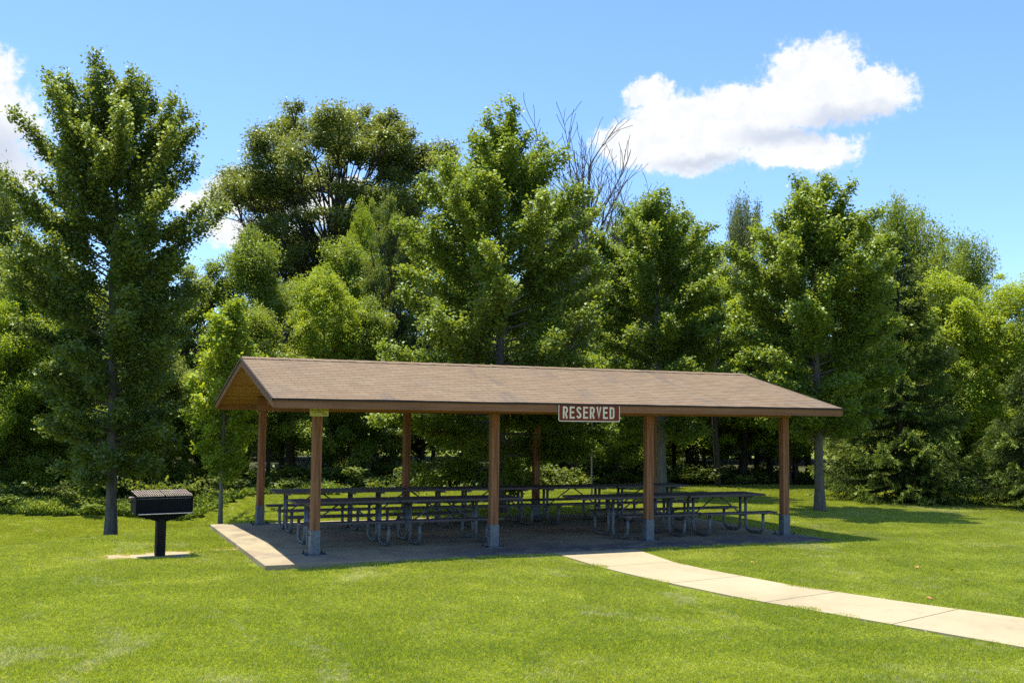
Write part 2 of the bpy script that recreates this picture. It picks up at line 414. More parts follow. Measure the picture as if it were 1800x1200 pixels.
def lawn_mat(name, blade):
    m, nt, out = new_mat(name)
    geo = nt.n('ShaderNodeNewGeometry'); P = geo.outputs['Position']
    n1 = nt.noise(P, .22, 5, .6, .3); n2 = nt.noise(P, 1.6, 6, .65, .5); n3 = nt.noise(P, 30, 3, .6)
    st = nt.vmath('MULTIPLY', P, (1, .55, 1)); n4 = nt.noise(st.outputs[0], .75, 6, .7, .9); n5 = nt.noise(P, 6.0, 5, .7)
    f = nt.math('ADD', nt.math('MULTIPLY', n1.outputs[0], .55), nt.math('MULTIPLY', n2.outputs[0], .45))
    if blade:
        at = nt.n('ShaderNodeAttribute', attribute_name='v')
        f = nt.math('ADD', nt.math('MULTIPLY', f, .75), nt.math('MULTIPLY', at.outputs['Fac'], .28))
    else:
        f = nt.math('ADD', nt.math('MULTIPLY', f, .8), nt.math('MULTIPLY', n3.outputs[0], .2))
    c = nt.ramp(f, [(.26, (.285, .355, .024)), (.44, (.40, .465, .036)), (.58, (.50, .545, .052)), (.76, (.620, .600, .130))] if blade else [(.28, (.120, .160, .016)), (.5, (.175, .210, .022)), (.74, (.27, .26, .06))])
    # drier, paler tufts in streaks and small bare spots
    dry = nt.smooth(nt.math('ADD', n4.outputs[0], nt.math('MULTIPLY', nt.math('SUBTRACT', n5.outputs[0], .5), .45)), .55, .72, 0, .70)
    c = nt.mix(dry, c, (.64, .62, .38) if blade else (.30, .27, .13))
    if blade:
        straw = nt.math('GREATER_THAN', at.outputs['Fac'], .93)
        c = nt.mix(nt.math('MULTIPLY', straw, .7), c, (.55, .50, .24))
        d = nt.n('ShaderNodeBsdfDiffuse'); nt.L.new(c, d.inputs[0])
        t = nt.n('ShaderNodeBsdfTranslucent'); nt.L.new(nt.mix(1.0, c, (1.2, 1.2, .6), 'MULTIPLY'), t.inputs[0])
        g = nt.n('ShaderNodeBsdfGlossy'); g.inputs[1].default_value = .45
        m1 = nt.n('ShaderNodeMixShader'); m1.inputs[0].default_value = .5; nt.L.new(d.outputs[0], m1.inputs[1]); nt.L.new(t.outputs[0], m1.inputs[2])
        m2 = nt.n('ShaderNodeMixShader'); m2.inputs[0].default_value = .06; nt.L.new(m1.outputs[0], m2.inputs[1]); nt.L.new(g.outputs[0], m2.inputs[2])
        nt.L.new(m2.outputs[0], out.inputs['Surface'])
        return m
    # bare earth beside the grill pad and the slab, and the litter under the wood
    sp = nt.n('ShaderNodeSeparateXYZ'); nt.L.new(P, sp.inputs[0])
    def ell(cx, cy, rx, ry):
        d = nt.vmath('MULTIPLY', nt.vmath('SUBTRACT', P, (cx, cy, 0)).outputs[0], (1/rx, 1/ry, 0)); return nt.vmath('LENGTH', d.outputs[0]).outputs['Value']
    e = nt.math('MINIMUM', ell(-2.72, 1.36, .46, .34), ell(-1.15, 1.70, .38, .18))
    e = nt.math('MINIMUM', e, ell(-2.2, 1.62, .75, .18))
    e = nt.math('ADD', e, nt.math('MULTIPLY', nt.math('SUBTRACT', n5.outputs[0], .5), 1.0))
    c = nt.mix(nt.smooth(e, .75, 1.15, .95, 0), c, (.46, .34, .20))
    c = nt.mix(nt.math('MULTIPLY', nt.smooth(n3.outputs[0], .35, .6, .35, 0), 1.0), c, (.07, .085, .02))
    wa = nt.n('ShaderNodeAttribute', attribute_name='wood')
    lit = nt.ramp(n5.outputs[0], [(.3, (.035, .040, .016)), (.55, (.070, .070, .028)), (.75, (.10, .12, .03))])
    c = nt.mix(wa.outputs['Fac'], c, lit)
    b = principled(nt, out, .95, 0, .1); nt.L.new(c, b.inputs['Base Color'])
    bump(nt, b, nt.math('ADD', n3.outputs[0], nt.math('MULTIPLY', n5.outputs[0], .6)), .03, .8)
    return m
M['lawn'] = lawn_mat('lawn_ground', False); M['blade'] = lawn_mat('grass_blades', True)
tag(obj('lawn', gm, M['lawn']), kind='structure')

# slab and path
mb = MB()
cuts = [SX0, -.923+2.62, -.923+5.22, -.923+7.82, SX1]
ycut = [SY0, 1.10, 3.11, SY1]
for x0, x1 in zip(cuts, cuts[1:]):
    for y0, y1 in zip(ycut, ycut[1:]):
        mb.box(x0+.004, x1-.004, y0+.004, y1-.004, -.20, 0, bev=.006)
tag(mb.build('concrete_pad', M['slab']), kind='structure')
mb = MB(); mb.box(SX0+.02, SX1-.02, SY0+.02, SY1-.02, -.2, -.012)
tag(mb.build('pad_joint_fill', M['joint']), kind='structure')

def lerp_poly(P, t):
    d = [0]
    for a, b in zip(P, P[1:]): d.append(d[-1]+math.dist(a, b))
    s = t*d[-1]
    for k in range(len(P)-1):
        if s <= d[k+1]+1e-9:
            u = (s-d[k])/(d[k+1]-d[k]); return (P[k][0]*(1-u)+P[k+1][0]*u, P[k][1]*(1-u)+P[k+1][1]*u)
    return P[-1]
bm = bmesh.new()
NS = 8; SUBN = 6
for k in range(NS):
    t0, t1 = k/NS, (k+1)/NS; e = .0006
    tops = []
    for j in range(SUBN+1):
        t = (t0+e) + (t1-t0-2*e)*j/SUBN
        l = lerp_poly(PL, t); r = lerp_poly(PR, t)
        row = [(l[0]+(r[0]-l[0])*q, l[1]+(r[1]-l[1])*q) for q in (0, .25, .5, .75, 1)]
        tops.append([[bm.verts.new((p[0], p[1], z)) for p in row] for z in (-.008, -.15)])
    for j in range(SUBN):
        A, B = tops[j], tops[j+1]
        for q in range(4): bm.faces.new((A[0][q], A[0][q+1], B[0][q+1], B[0][q]))
        bm.faces.new((A[0][0], B[0][0], B[1][0], A[1][0])); bm.faces.new((A[0][4], A[1][4], B[1][4], B[0][4]))
    for E_ in (tops[0], tops[-1]): bm.faces.new((E_[0][0], E_[0][4], E_[1][4], E_[1][0]))
bmesh.ops.translate(bm, vec=(0, -.004, 0), verts=bm.verts)
bmesh.ops.recalc_face_normals(bm, faces=bm.faces)
me = bpy.data.meshes.new('path'); bm.to_mesh(me); bm.free()
tag(obj('path', me, M['path']), kind='structure')
bm = bmesh.new(); prev = None
for j in range(49):
    l = lerp_poly(PL, j/48); r = lerp_poly(PR, j/48)
    cur = [bm.verts.new((l[0]+.01, l[1]-.01, -.020)), bm.verts.new((r[0]-.01, r[1]-.01, -.020))]
    if prev: bm.faces.new((prev[0], prev[1], cur[1], cur[0]))
    prev = cur
me = bpy.data.meshes.new('path_joint_fill'); bm.to_mesh(me); bm.free(); tag(obj('path_joint_fill', me, M['joint']), kind='structure')

# ------------------------------------------------------------------ grass blades (one object, instanced by geometry nodes)
def in_poly(px, py, poly):
    inside = np.zeros(len(px), bool); n = len(poly)
    for k in range(n):
        x0, y0 = poly[k]; x1, y1 = poly[(k+1) % n]
        c = ((y0 > py) != (y1 > py)) & (px < (x1-x0)*(py-y0)/((y1-y0) if y1 != y0 else 1e-9)+x0)
        inside ^= c
    return inside
def grass():
    rg = np.random.default_rng(5)
    # one tuft patch
    nb = 900; rad = .21
    rr = rad*np.sqrt(rg.random(nb)); th = rg.random(nb)*6.283
    bx, by = rr*np.cos(th), rr*np.sin(th)
    h = rg.uniform(.018, .042, nb); w = rg.uniform(.0022, .0042, nb); ori = rg.random(nb)*6.283; lean = rg.normal(0, .45, nb); ld = rg.random(nb)*6.283
    dx, dy = np.cos(ori)*w, np.sin(ori)*w
    lx, ly = np.cos(ld)*lean*h, np.sin(ld)*lean*h
    z0 = -.01
    V = np.stack([np.stack([bx-dx, by-dy, np.full(nb, z0)], -1), np.stack([bx+dx, by+dy, np.full(nb, z0)], -1),
                  np.stack([bx+dx*.8+lx*.35, by+dy*.8+ly*.35, h*.6], -1), np.stack([bx-dx*.2+lx, by-dy*.2+ly, h], -1)], 1).reshape(-1, 3)
    val = rg.random(nb)
    # points where patches go
    sp = .215
    gx, gy = np.meshgrid(np.arange(-16, 34, sp), np.arange(-14, 16, sp))
    px = (gx+rg.uniform(-.5, .5, gx.shape)*sp).ravel(); py = (gy+rg.uniform(-.5, .5, gy.shape)*sp).ravel()
    P = np.stack([px, py, np.zeros_like(px)], -1) - CAM
    D = P@_f; u = 900+F_PX*(P@RX)/D; v = 600-F_PX*(P@RY)/D
    ok = (D > 5.5) & (u > -420) & (u < 2200) & (v < 1500)
    ok &= edge_d(px, py) < .3
    mrg = .12
    ok &= ~((px > SX0-mrg) & (px < SX1+mrg) & (py > SY0-mrg) & (py < SY1+mrg))
    poly = [(p[0]-.06, p[1]) for p in PL] + [(p[0]+.06, p[1]) for p in PR[::-1]]
    ok &= ~in_poly(px, py, poly)
    ok &= ~((((px+2.75)/.40)**2+((py-1.34)/.30)**2 < 1.0) & (rg.random(len(px)) < .95))
    ok &= ~((((px+2.2)/.75)**2+((py-1.62)/.2)**2 < 1.0) & (rg.random(len(px)) < .7))
    ok &= ~((np.abs(px+2.19) < .50) & (np.abs(py-1.24) < .28))
    ok &= ~((((px+1.15)/.36)**2+((py-1.70)/.17)**2 < 1.0) & (rg.random(len(px)) < .9))
    px, py = px[ok], py[ok]; pz = ground_z(px, py)
    npt = len(px)
    co = np.concatenate([V, np.stack([px, py, pz], -1)])
    idx = np.arange(nb*4, dtype=np.int32)
    me = mesh_np('grass', co, idx, 4, {'v': val})
    sc = me.attributes.new('psc', 'FLOAT', 'POINT'); arr = np.zeros(len(co), np.float32)
    tall = .62 + .28*np.sin(px*1.7+py*.9)*np.sin(py*2.3-px*.6) + rg.uniform(-.2, .45, npt)
    nearedge = np.minimum(np.abs(px-SX0), np.abs(py-SY0)) < .25
    tall = np.clip(tall, .45, 1.4) + np.where(nearedge, .25, 0)
    arr[nb*4:] = tall; sc.data.foreach_set('value', arr)
    ro = me.attributes.new('prot', 'FLOAT', 'POINT'); arr2 = np.zeros(len(co), np.float32); arr2[nb*4:] = rg.random(npt)*6.283; ro.data.foreach_set('value', arr2)
    ip = me.attributes.new('is_pt', 'BOOLEAN', 'POINT'); b = np.zeros(len(co), bool); b[nb*4:] = True; ip.data.foreach_set('value', b)
    o = obj('grass', me, M['blade']); tag(o, kind='stuff')
    ng = bpy.data.node_groups.new('grass_scatter', 'GeometryNodeTree')
    ng.interface.new_socket('Geometry', in_out='INPUT', socket_type='NodeSocketGeometry')
    ng.interface.new_socket('Geometry', in_out='OUTPUT', socket_type='NodeSocketGeometry')
    N, L = ng.nodes, ng.links
    gi = N.new('NodeGroupInput'); go = N.new('NodeGroupOutput')
    def named(n, t='FLOAT'):
        q = N.new('GeometryNodeInputNamedAttribute'); q.data_type = t; q.inputs[0].default_value = n
        return [s for s in q.outputs if s.enabled and s.name == 'Attribute'][0]
    sep = N.new('GeometryNodeSeparateGeometry'); sep.domain = 'POINT'
    L.new(gi.outputs[0], sep.inputs[0]); L.new(named('is_pt', 'BOOLEAN'), sep.inputs[1])
    inst = N.new('GeometryNodeInstanceOnPoints')
    L.new(sep.outputs[0], inst.inputs['Points']); L.new(sep.outputs[1], inst.inputs['Instance'])
    cx = N.new('ShaderNodeCombineXYZ'); L.new(named('prot'), cx.inputs[2]); L.new(cx.outputs[0], inst.inputs['Rotation'])
    c2 = N.new('ShaderNodeCombineXYZ'); c2.inputs[0].default_value = 1; c2.inputs[1].default_value = 1; L.new(named('psc'), c2.inputs[2]); L.new(c2.outputs[0], inst.inputs['Scale'])
    L.new(inst.outputs[0], go.inputs[0])
    md = o.modifiers.new('scatter', 'NODES'); md.node_group = ng
grass()

# ------------------------------------------------------------------ pavilion
S3 = 3.048; W = 4.83; YE = -.646; YB = W+.646; XE0, XE1 = -.80, 3*S3+.82
ZE, ZR = 2.453, 3.20; YM = W/2; SL = (ZR-ZE)/(YM-YE); ANG = math.atan(SL)
pav = thing('picnic_pavilion', 'long open picnic shelter with brown shingled gable roof on eight wooden posts', 'shelter')

def slope_mesh(front):
    """courses of shingles, each lapping the one below"""
    sgn = 1 if front else -1; y_e = YE if front else YB
    n = 23; Lh = (YM-YE)*1.0; vs = []; fs = []; uvs = []
    NXs = 40; rg = random.Random(3+front)
    wav = [rg.uniform(-.004, .004) for _ in range(NXs+1)]
    for k in range(n):
        a0 = k/n; a1 = (k+1)/n
        lift0, lift1 = .0065, .002
        for i_ in range(NXs):
            quad = []; 
            for (ii, aa, lf) in ((i_, a0, lift0), (i_+1, a0, lift0), (i_+1, a1, lift1), (i_, a1, lift1)):
                x = XE0-.03 + (XE1-XE0+.06)*ii/NXs
                yy = y_e + sgn*((Lh+.03)*aa - .03)
                z = ZE + SL*((Lh+.03)*aa-.03) + lf - .010 + wav[ii]*(1-aa)
                quad.append((x, yy, z)); uvs.append((x, (Lh*aa)/math.cos(ANG)))
            b = len(vs); vs += quad; fs.append((b, b+1, b+2, b+3))
            # butt face of the course
            q2 = []
            for (ii, lf) in ((i_, -.012 if k == 0 else -.002), (i_+1, -.012 if k == 0 else -.002), (i_+1, lift0), (i_, lift0)):
                x = XE0-.03 + (XE1-XE0+.06)*ii/NXs
                q2.append((x, y_e + sgn*((Lh+.03)*a0-.03), ZE + SL*((Lh+.03)*a0-.03) + lf - .010 + wav[ii]*(1-a0))); uvs.append((x, (Lh*a0)/math.cos(ANG)+.002))
            b = len(vs); vs += q2; fs.append((b, b+1, b+2, b+3))
    me = bpy.data.meshes.new('shingles'); me.from_pydata(vs, [], fs)
    ul = me.uv_layers.new(name='UVMap'); ul.data.foreach_set('uv', np.array(uvs, np.float32).ravel())
    return me
roof = MB()
# roof deck: sheathing boards, one folded slab, underside shows planks
bm = roof.bm
def prof(t0, t1):
    return [(YE-.005, ZE-t0), (YM, ZR-t0), (YB+.005, ZE-t0), (YB+.005, ZE-t1), (YM, ZR-t1), (YE-.005, ZE-t1)]
roof.prism(prof(.016, .060), 'x', XE0+.002, XE1-.002)
deck = roof.build('roof', M['planks'], pav)
me = deck.data; ul = me.uv_layers.new(name='UVMap')
for lp in me.loops:
    c = me.vertices[lp.vertex_index].co; ul.data[lp.index].uv = (c.x, abs(c.y-YM)/math.cos(ANG))
for fr in (True, False):
    s_ = obj('shingles', slope_mesh(fr), M['shingle'], deck)
cap = MB()
n = 34
for k in range(n):
    x0 = XE0-.03 + (XE1-XE0+.06)*k/n; x1 = x0+(XE1-XE0+.06)/n+.004
    d = .125
    pts = [(YM-d, ZR-SL*d+.006), (YM, ZR+.014), (YM+d, ZR-SL*d+.006), (YM+d, ZR-SL*d-.004), (YM, ZR+.002), (YM-d, ZR-SL*d-.004)]
    v0 = [cap.bm.verts.new((x0, a, b+.006)) for a, b in pts]; v1 = [cap.bm.verts.new((x1, a, b)) for a, b in pts]
    cap.bm.faces.new(v0); cap.bm.faces.new(v1[::-1])
    for i_ in range(6): cap.bm.faces.new((v0[i_], v1[i_], v1[(i_+1) % 6], v0[(i_+1) % 6]))
rc = cap.build('ridge_cap', M['shingle'], deck); rc.data.uv_layers.new(name='UVMap')
for lp in rc.data.loops:
    c = rc.data.vertices[lp.vertex_index].co; rc.data.uv_layers[0].data[lp.index].uv = (c.x, c.y*1.02+.07)
# fascia boards (front and rear), rake boards (four)
FB = ZE-.166
for y0, y1 in ((YE-.040, YE-.0075), (YB+.0075, YB+.040)):
    MB().box(XE0-.002, XE1+.002, y0, y1, FB, ZE-.022, bev=.004).build('fascia', M['trim_wood'], pav)
for x0, x1 in ((XE0-.036, XE0-.0035), (XE1+.0035, XE1+.036)):
    for sg in (0, 1):
        ye = YE-.04 if sg == 0 else YB+.04; dd = .04
        ze = ZE-SL*dd
        ym = YM-.001 if sg == 0 else YM+.001
        pts = [(ye, ze-.022), (ym, ZR-.022), (ym, ZR-.155), (ye, ze-.150)]
        MB().prism(pts, 'x', x0, x1).build('rake_board', M['trim_wood'], pav)
# dark drip edge
M['drip'] = noisy('drip_edge', [(.3, (.035, .024, .018)), (.7, (.065, .045, .034))], 8, 4, (.5, 4, 4), .8, bdist=0)
for y0, y1 in ((YE-.058, YE-.041), (YB+.041, YB+.058)):
    MB().box(XE0-.05, XE1+.05, y0, y1, ZE-.046, ZE-.0215).build('drip_edge', M['drip'], deck)
for x0, x1 in ((XE0-.055, XE0-.037), (XE1+.037, XE1+.055)):
    for sg in (0, 1):
        ye = YE-.058 if sg == 0 else YB+.058; ze = ZE-SL*.058; ym = YM-.001 if sg == 0 else YM+.001
        MB().prism([(ye, ze-.004), (ym, ZR-.004), (ym, ZR-.046), (ye, ze-.046)], 'x', x0, x1).build('drip_edge', M['drip'], deck)
# beams
for yc in (0, W):
    MB().box(-.12, 3*S3+.12, yc-.07, yc+.07, 2.255, 2.498, bev=.004).build('beam', M['trim_wood'], pav)
# rafters above every post pair, and at the gable overhangs
for x in (0, S3, 2*S3, 3*S3):
    for sg in (0, 1):
        ye = .075 if sg == 0 else W-.075
        zt = lambda yy: (ZR-.066) - SL*abs(yy-YM)
        ym = YM-.002 if sg == 0 else YM+.002
        ye2 = YE+.02 if sg == 0 else YB-.02
        pts = [(ye2, zt(ye2)), (ym, zt(ym)), (ym, zt(ym)-.19), (ye, zt(ye)-.19), (ye2, zt(ye2)-.085)]
        MB().prism(pts, 'x', x+.072, x+.117).build('rafter', M['planks'], pav)
for o in [o for o in SC.objects if o.name.startswith('rafter')]:
    me = o.data; ul = me.uv_layers.new(name='UVMap')
    for lp in me.loops:
        c = me.vertices[lp.vertex_index].co; ul.data[lp.index].uv = (c.y, .06+.02*c.x)
# posts
def make_post():
    p = MB().box(-.070, .070, -.070, .070, .372, 2.252, bev=.006).build('post', M['post_wood'], pav)
    MB().box(-.078, .078, -.078, .078, .014, .385, bev=.004).build('sleeve', M['galv_post'], p)
    MB().box(-.175, .175, -.135, .135, .001, .013, bev=.002).build('base_plate', M['galv_post'], p)
    bt = MB(); bt.cyl((0, 0, 0), .0095, .055, 8); bt.cyl((0, 0, .003), .020, .018, 6)
    b0 = bt.build('anchor_bolt', M['bolt'], p, (-.145, -.105, .0125))
    for q in ((.145, -.105), (-.145, .105), (.145, .105)):
        c = b0.copy(); COL.objects.link(c); c.parent = p; c.location = (q[0], q[1], .0125)
    sb = MB(); sb.tube([(-.012, 0, 0), (0, 0, 0)], .012, 8); 
    s0 = sb.build('side_bolt', M['bolt'], p, (-.078, 0, .31))
    return p
post0 = make_post()
first = True
for yc in (0, W):
    for k in range(4):
        p = post0 if first else copy_tree(post0, pav)
        first = False; p.location = (k*S3, yc, 0)
        p.rotation_euler = (0, 0, 0 if k % 2 == 0 else math.pi) if False else (0, 0, 0)

# ------------------------------------------------------------------ signs
def ribbon(bm, pts, w, y, closed=False):
    """flat stroke in the x-z plane with mitred corners"""
    n = len(pts); L_, R_ = [], []
    for i_ in range(n):
        p = Vector(pts[i_])
        a = Vector(pts[(i_-1) % n]) if (i_ > 0 or closed) else None
        b = Vector(pts[(i_+1) % n]) if (i_ < n-1 or closed) else None
        d0 = (p-a).normalized() if a is not None else (b-p).normalized()
        d1 = (b-p).normalized() if b is not None else d0
        n0 = Vector((-d0.y, d0.x)); n1 = Vector((-d1.y, d1.x)); m_ = (n0+n1)
        m_ = m_.normalized() if m_.length > 1e-6 else n0
        k = min(1/max(m_.dot(n0), .5), 1.6)
        L_.append(p+m_*w/2*k); R_.append(p-m_*w/2*k)
    rng = n if closed else n-1
    t = .0015
    vl = [(bm.verts.new((q.x, y, q.y)), bm.verts.new((q.x, y+t, q.y))) for q in L_]; vr = [(bm.verts.new((q.x, y, q.y)), bm.verts.new((q.x, y+t, q.y))) for q in R_]
    for i_ in range(rng):
        j = (i_+1) % n
        bm.faces.new((vl[i_][0], vl[j][0], vr[j][0], vr[i_][0]))
        bm.faces.new((vl[i_][0], vl[i_][1], vl[j][1], vl[j][0])); bm.faces.new((vr[i_][0], vr[j][0], vr[j][1], vr[i_][1]))
def arc(cx, cy, rx, ry, a0, a1, n=7):
    return [(cx+rx*math.cos(R(a0+(a1-a0)*k/n)), cy+ry*math.sin(R(a0+(a1-a0)*k/n))) for k in range(n+1)]
def glyph(ch):
    """strokes in a unit box: width .5, height 1, stroke .16 (centre lines)"""
    s = .08; w = .50; l, r, b, t = s, w-s, s, 1-s; m_ = .52
    if ch == 'E': return [[(l, 0), (l, 1)], [(l+s, t), (w, t)], [(l+s, m_), (w-.05, m_)], [(l+s, b), (w, b)]]
    if ch == 'R': return [[(l, 0), (l, 1)], [(l+s, t), (r-.12, t)]+arc(r-.12, (t+m_-.04)/2, .12, (t-m_+.04)/2, 80, -80)+[(r-.12, m_-.04), (l+s, m_-.04)], [(r-.16, m_-.06), (r, 0)]]
    if ch == 'V': return [[(.07, 1), (w/2, .09), (w-.07, 1)]]
    if ch == 'D': return [[(l, 0), (l, 1)], [(l+s, t), (r-.15, t)]+arc(r-.15, t-.17, .15, .17, 85, 0)+arc(r-.15, b+.17, .15, .17, 0, -85)+[(r-.15, b), (l+s, b)]]
    if ch == 'S':
        return [arc(w/2, t-.20, r-w/2, .20, 8, 180, 8)[0:]+[(l, .70), (l+.06, .60), (r-.06, .42), (r, .31)]+arc(w/2, b+.20, r-w/2, .20, 0, -172, 8)]
    return []
def word(txt, x, z, h, adv, y, name, mat, parent):
    bm = bmesh.new(); sx = .92
    for ch in txt:
        for st in glyph(ch):
            ribbon(bm, [(x+px_*h*sx, z+pz*h) for px_, pz in st], .155*h*.93, y)
        x += adv
    bmesh.ops.recalc_face_normals(bm, faces=bm.faces)
    me = bpy.data.meshes.new(name); bm.to_mesh(me); bm.free(); return obj(name, me, mat, parent)
def rrect(x0, x1, z0, z1, r, n=5):
    return arc(x1-r, z1-r, r, r, 0, 90, n)+arc(x0+r, z1-r, r, r, 90, 180, n)+arc(x0+r, z0+r, r, r, 180, 270, n)+arc(x1-r, z0+r, r, r, 270, 360, n)
SGX0, SGX1, SGZ0, SGZ1 = 3.914, 5.098, 2.132, 2.430
sg = thing('reserved_sign', 'brown reserved sign with cream letters and border on the shelter eave', 'sign', (SGX0, -.700, SGZ0))
sw, sh = SGX1-SGX0, SGZ1-SGZ0
MB().prism(rrect(0, sw, 0, sh, .035), 'y', 0, .006).build('panel', M['sign_brown'], sg)
bm = bmesh.new(); ribbon(bm, rrect(.009, sw-.009, .009, sh-.009, .03), .014, -.0025, closed=True)
bmesh.ops.recalc_face_normals(bm, faces=bm.faces); me = bpy.data.meshes.new('border'); bm.to_mesh(me); bm.free(); obj('border', me, M['sign_cream'], sg)
adv = (sw-.16)/8
word('RESERVED', .085, .052, sh-.094, adv, -.003, 'lettering', M['sign_cream'], sg)
for x in (.18, sw-.18): MB().box(x-.012, x+.012, .0062, .0185, .10, sh).build('mounting_strap', M['alu'], sg)

nt_ = thing('fee_notice', 'small yellow printed notice at the top of the front left post', 'notice', (-.145, -.092, 2.172))
MB().box(0, .300, 0, .004, 0, .150).build('panel', M['note_yellow'], nt_)
MB().box(.10, .19, .0042, .021, .01, .07).build('bracket', M['trim_wood'], nt_)
for txt, x, z, s_ in (('FOR A FEE', .15, .118, .034), ('CALL YORK COUNTY', .15, .087, .029), ('AT 555-0140', .15, .056, .029), ('PARKS', .235, .026, .026)):
    cu = bpy.data.curves.new('printing', 'FONT'); cu.body = txt; cu.size = s_; cu.align_x = 'CENTER'; cu.offset = .0006; cu.extrude = .0004
    to = bpy.data.objects.new('printing_src', cu); COL.objects.link(to)
    bpy.context.view_layer.update()
    me = bpy.data.meshes.new_from_object(to.evaluated_get(bpy.context.evaluated_depsgraph_get()))
    bpy.data.objects.remove(to)
    o = obj('printing', me, None, nt_, (x, -.0012, z)); me.materials.clear(); me.materials.append(M['note_ink']); o.rotation_euler = (R(90), 0, 0)

# ------------------------------------------------------------------ picnic tables
def make_table(label, l0, l1, b0, b1, f0, f1, group):
    """x extents of top (l), benches (b), frames (f) about the origin"""
    t = thing('picnic_table', label, 'picnic table', group=group)
    mb = MB()
    for k in range(3):
        y0 = -.37+k*.2475; mb.box(l0, l1, y0, y0+.240, .718, .760, bev=.005)
    top = mb.build('tabletop', M['table_wood'], t)
    for x in (f0, f1): MB().box(x-.035, x+.035, -.33, .33, .684, .716).build('cleat', M['galv'], top)
    for s in (-1, 1):
        bn = MB().box(b0, b1, s*.60-.125, s*.60+.125, .405, .443, bev=.005).build('bench', M['table_wood'], t)
        for x in (f0, f1): MB().box(x-.03, x+.03, s*.60-.10, s*.60+.10, .388, .4035).build('seat_bracket', M['galv'], bn)
    for x in (f0, f1):
        for s in (-1, 1):
            path = arc_path([(x, s*.085, .683), (x, s*.085, .029), (x, s*.615, .029), (x, s*.615, .387)], .17, 7)
            MB().tube(path, .0285, 12).build('leg', M['galv'], t)
        MB().box(x-.012, x+.012, -.085, .085, .30, .345).build('cross_tie', M['galv'], t)
    xm = (f0+f1)/2
    for s, x in ((-1, f0), (1, f1)):
        MB().tube([(xm+s*.05, .0, .70), (x-s*.01, .0, .325)], .0145, 8).build('brace', M['galv'], t)
    return t
GT = 'picnic tables under the shelter'
h = .885
tA = make_table('front row picnic table at the left end, beside the front left post', -h, h, -h, h, -.625, .625, GT)
tB = make_table('front row picnic table behind the second post, its top overhanging far on the right', -h, 1.40, -h, h, -.615, .615, GT)
tC = make_table('front row picnic table behind the third post, its top overhanging far on the left', -1.45, h-.03, -.72, h-.03, -.61, .61, GT)
tA.location = (.75, 1.15, 0)
tB.location = (2.545, 1.15, 0)
tC.location = (6.365, .78, 0)
tD = copy_tree(tA); tD['label'] = 'front row picnic table at the right end, beside the rightmost post'; tD.location = (8.12, .76, 0); tD.rotation_euler.z = R(1.6)
tB.rotation_euler.z = R(-.5); tC.rotation_euler.z = R(.5)
labs = ['back row picnic table at the far left end, near the rear left post', 'back row picnic table second from the left, beside the second rear post',
        'back row picnic table third from the left, behind the second front post', 'back row picnic table second from the right, left of the third front post',
        'back row picnic table at the far right end, in front of the pale trunk']
for k, x in enumerate((.885, 2.695, 4.505, 6.335, 8.135)):
    c = copy_tree(tA); c['label'] = labs[k]; c.location = (x, 3.58-.02*k, 0); c.rotation_euler.z = R((-.8, .5, -.4, .9, -.5)[k])

# ------------------------------------------------------------------ pedestal grill
gx_, gy_ = -2.20, 1.22
gz = float(ground_z(gx_, gy_))
tag(MB().box(-2.64, -1.74, 1.00, 1.47, gz-.05, gz+.012, bev=.008).build('grill_pad', M['path']), 'small concrete footing in the grass under the black grill', 'footing')
gr = thing('park_grill', 'black steel pedestal grill with rusty grates standing on a small concrete footing', 'grill', (gx_, gy_, gz+.012), R(9))
MB().box(-.072, .072, -.072, .072, 0, .60, bev=.012).build('post', M['grill_post'], gr)
bw = .43; bd = .20; z0 = .685; z1 = .945
fb = MB()
fb.box(-bw, bw, -bd, -bd+.008, z0-.01, z1-.012)              # front
fb.box(-bw, bw, bd-.008, bd, z0, z1)                         # back
fb.box(-bw, -bw+.008, -bd+.009, bd-.009, z0, z1-.005); fb.box(bw-.008, bw, -bd+.009, bd-.009, z0, z1-.005)
fb.box(-bw+.009, bw-.009, -bd+.009, bd-.009, z0, z0+.008)
fb.box(-bw-.012, -bw-.001, -bd-.012, -bd+.03, z0-.03, z1+.0); fb.box(bw+.001, bw+.012, -bd-.012, -bd+.03, z0-.03, z1)
fb.build('firebox', M['grill_black'], gr)
MB().box(-bw+.02, bw-.005, -bd-.100, -bd-.001, z0-.004, z0+.006, bev=.002).build('front_lip', M['grill_lip'], gr)
nt2 = MB()
for k in range(30):
    x = -bw+.03+k*(2*bw-.06)/29; nt2.box(x-.006, x+.006, -bd-.003, -bd-.0005, z1-.028, z1-.020)
nt2.build('slot_row', M['grill_lip'], gr)
for s in (-1, 1):
    b = MB()
    b.prism([(s*.06, .545), (s*.06, .683), (s*.385, .683), (s*.385, .645)], 'y', -.10, -.09)
    b.prism([(s*.06, .545), (s*.06, .683), (s*.385, .683), (s*.385, .645)], 'y', .09, .10)
    b.box(min(s*.06, s*.385), max(s*.06, s*.385), -.0895, .0895, .674, .6825)
    b.build('bracket', M['grill_black'], gr)
for s in (-1, 1):
    g = MB(); xa, xb = (-bw+.0, -.012) if s < 0 else (.012, bw)
    zt = z1+.018; lift = .10
    tl = Matrix.Translation((0, -bd, zt)) @ Matrix.Rotation(math.atan2(.055, 2*bd), 4, 'X') @ Matrix.Translation((0, bd, -zt))
    nb = 12
    for k in range(nb):
        x = xa+.012+(xb-xa-.024)*k/(nb-1)
        g.box(x-.005, x+.005, -bd, bd+.02, zt, zt+.010, rot=tl)
    for yy in (-bd-.008, -.0, bd+.008): g.box(xa, xb, yy-.007, yy+.007, zt-.008, zt+.003, rot=tl)
    g.build('grate', M['grate'], gr)
hd = MB(); hd.tube([(-bw-.02, -.10, z1-.01), (-bw-.10, -.11, z1-.005)], .016, 8); hd.build('handle', M['grate'], gr)
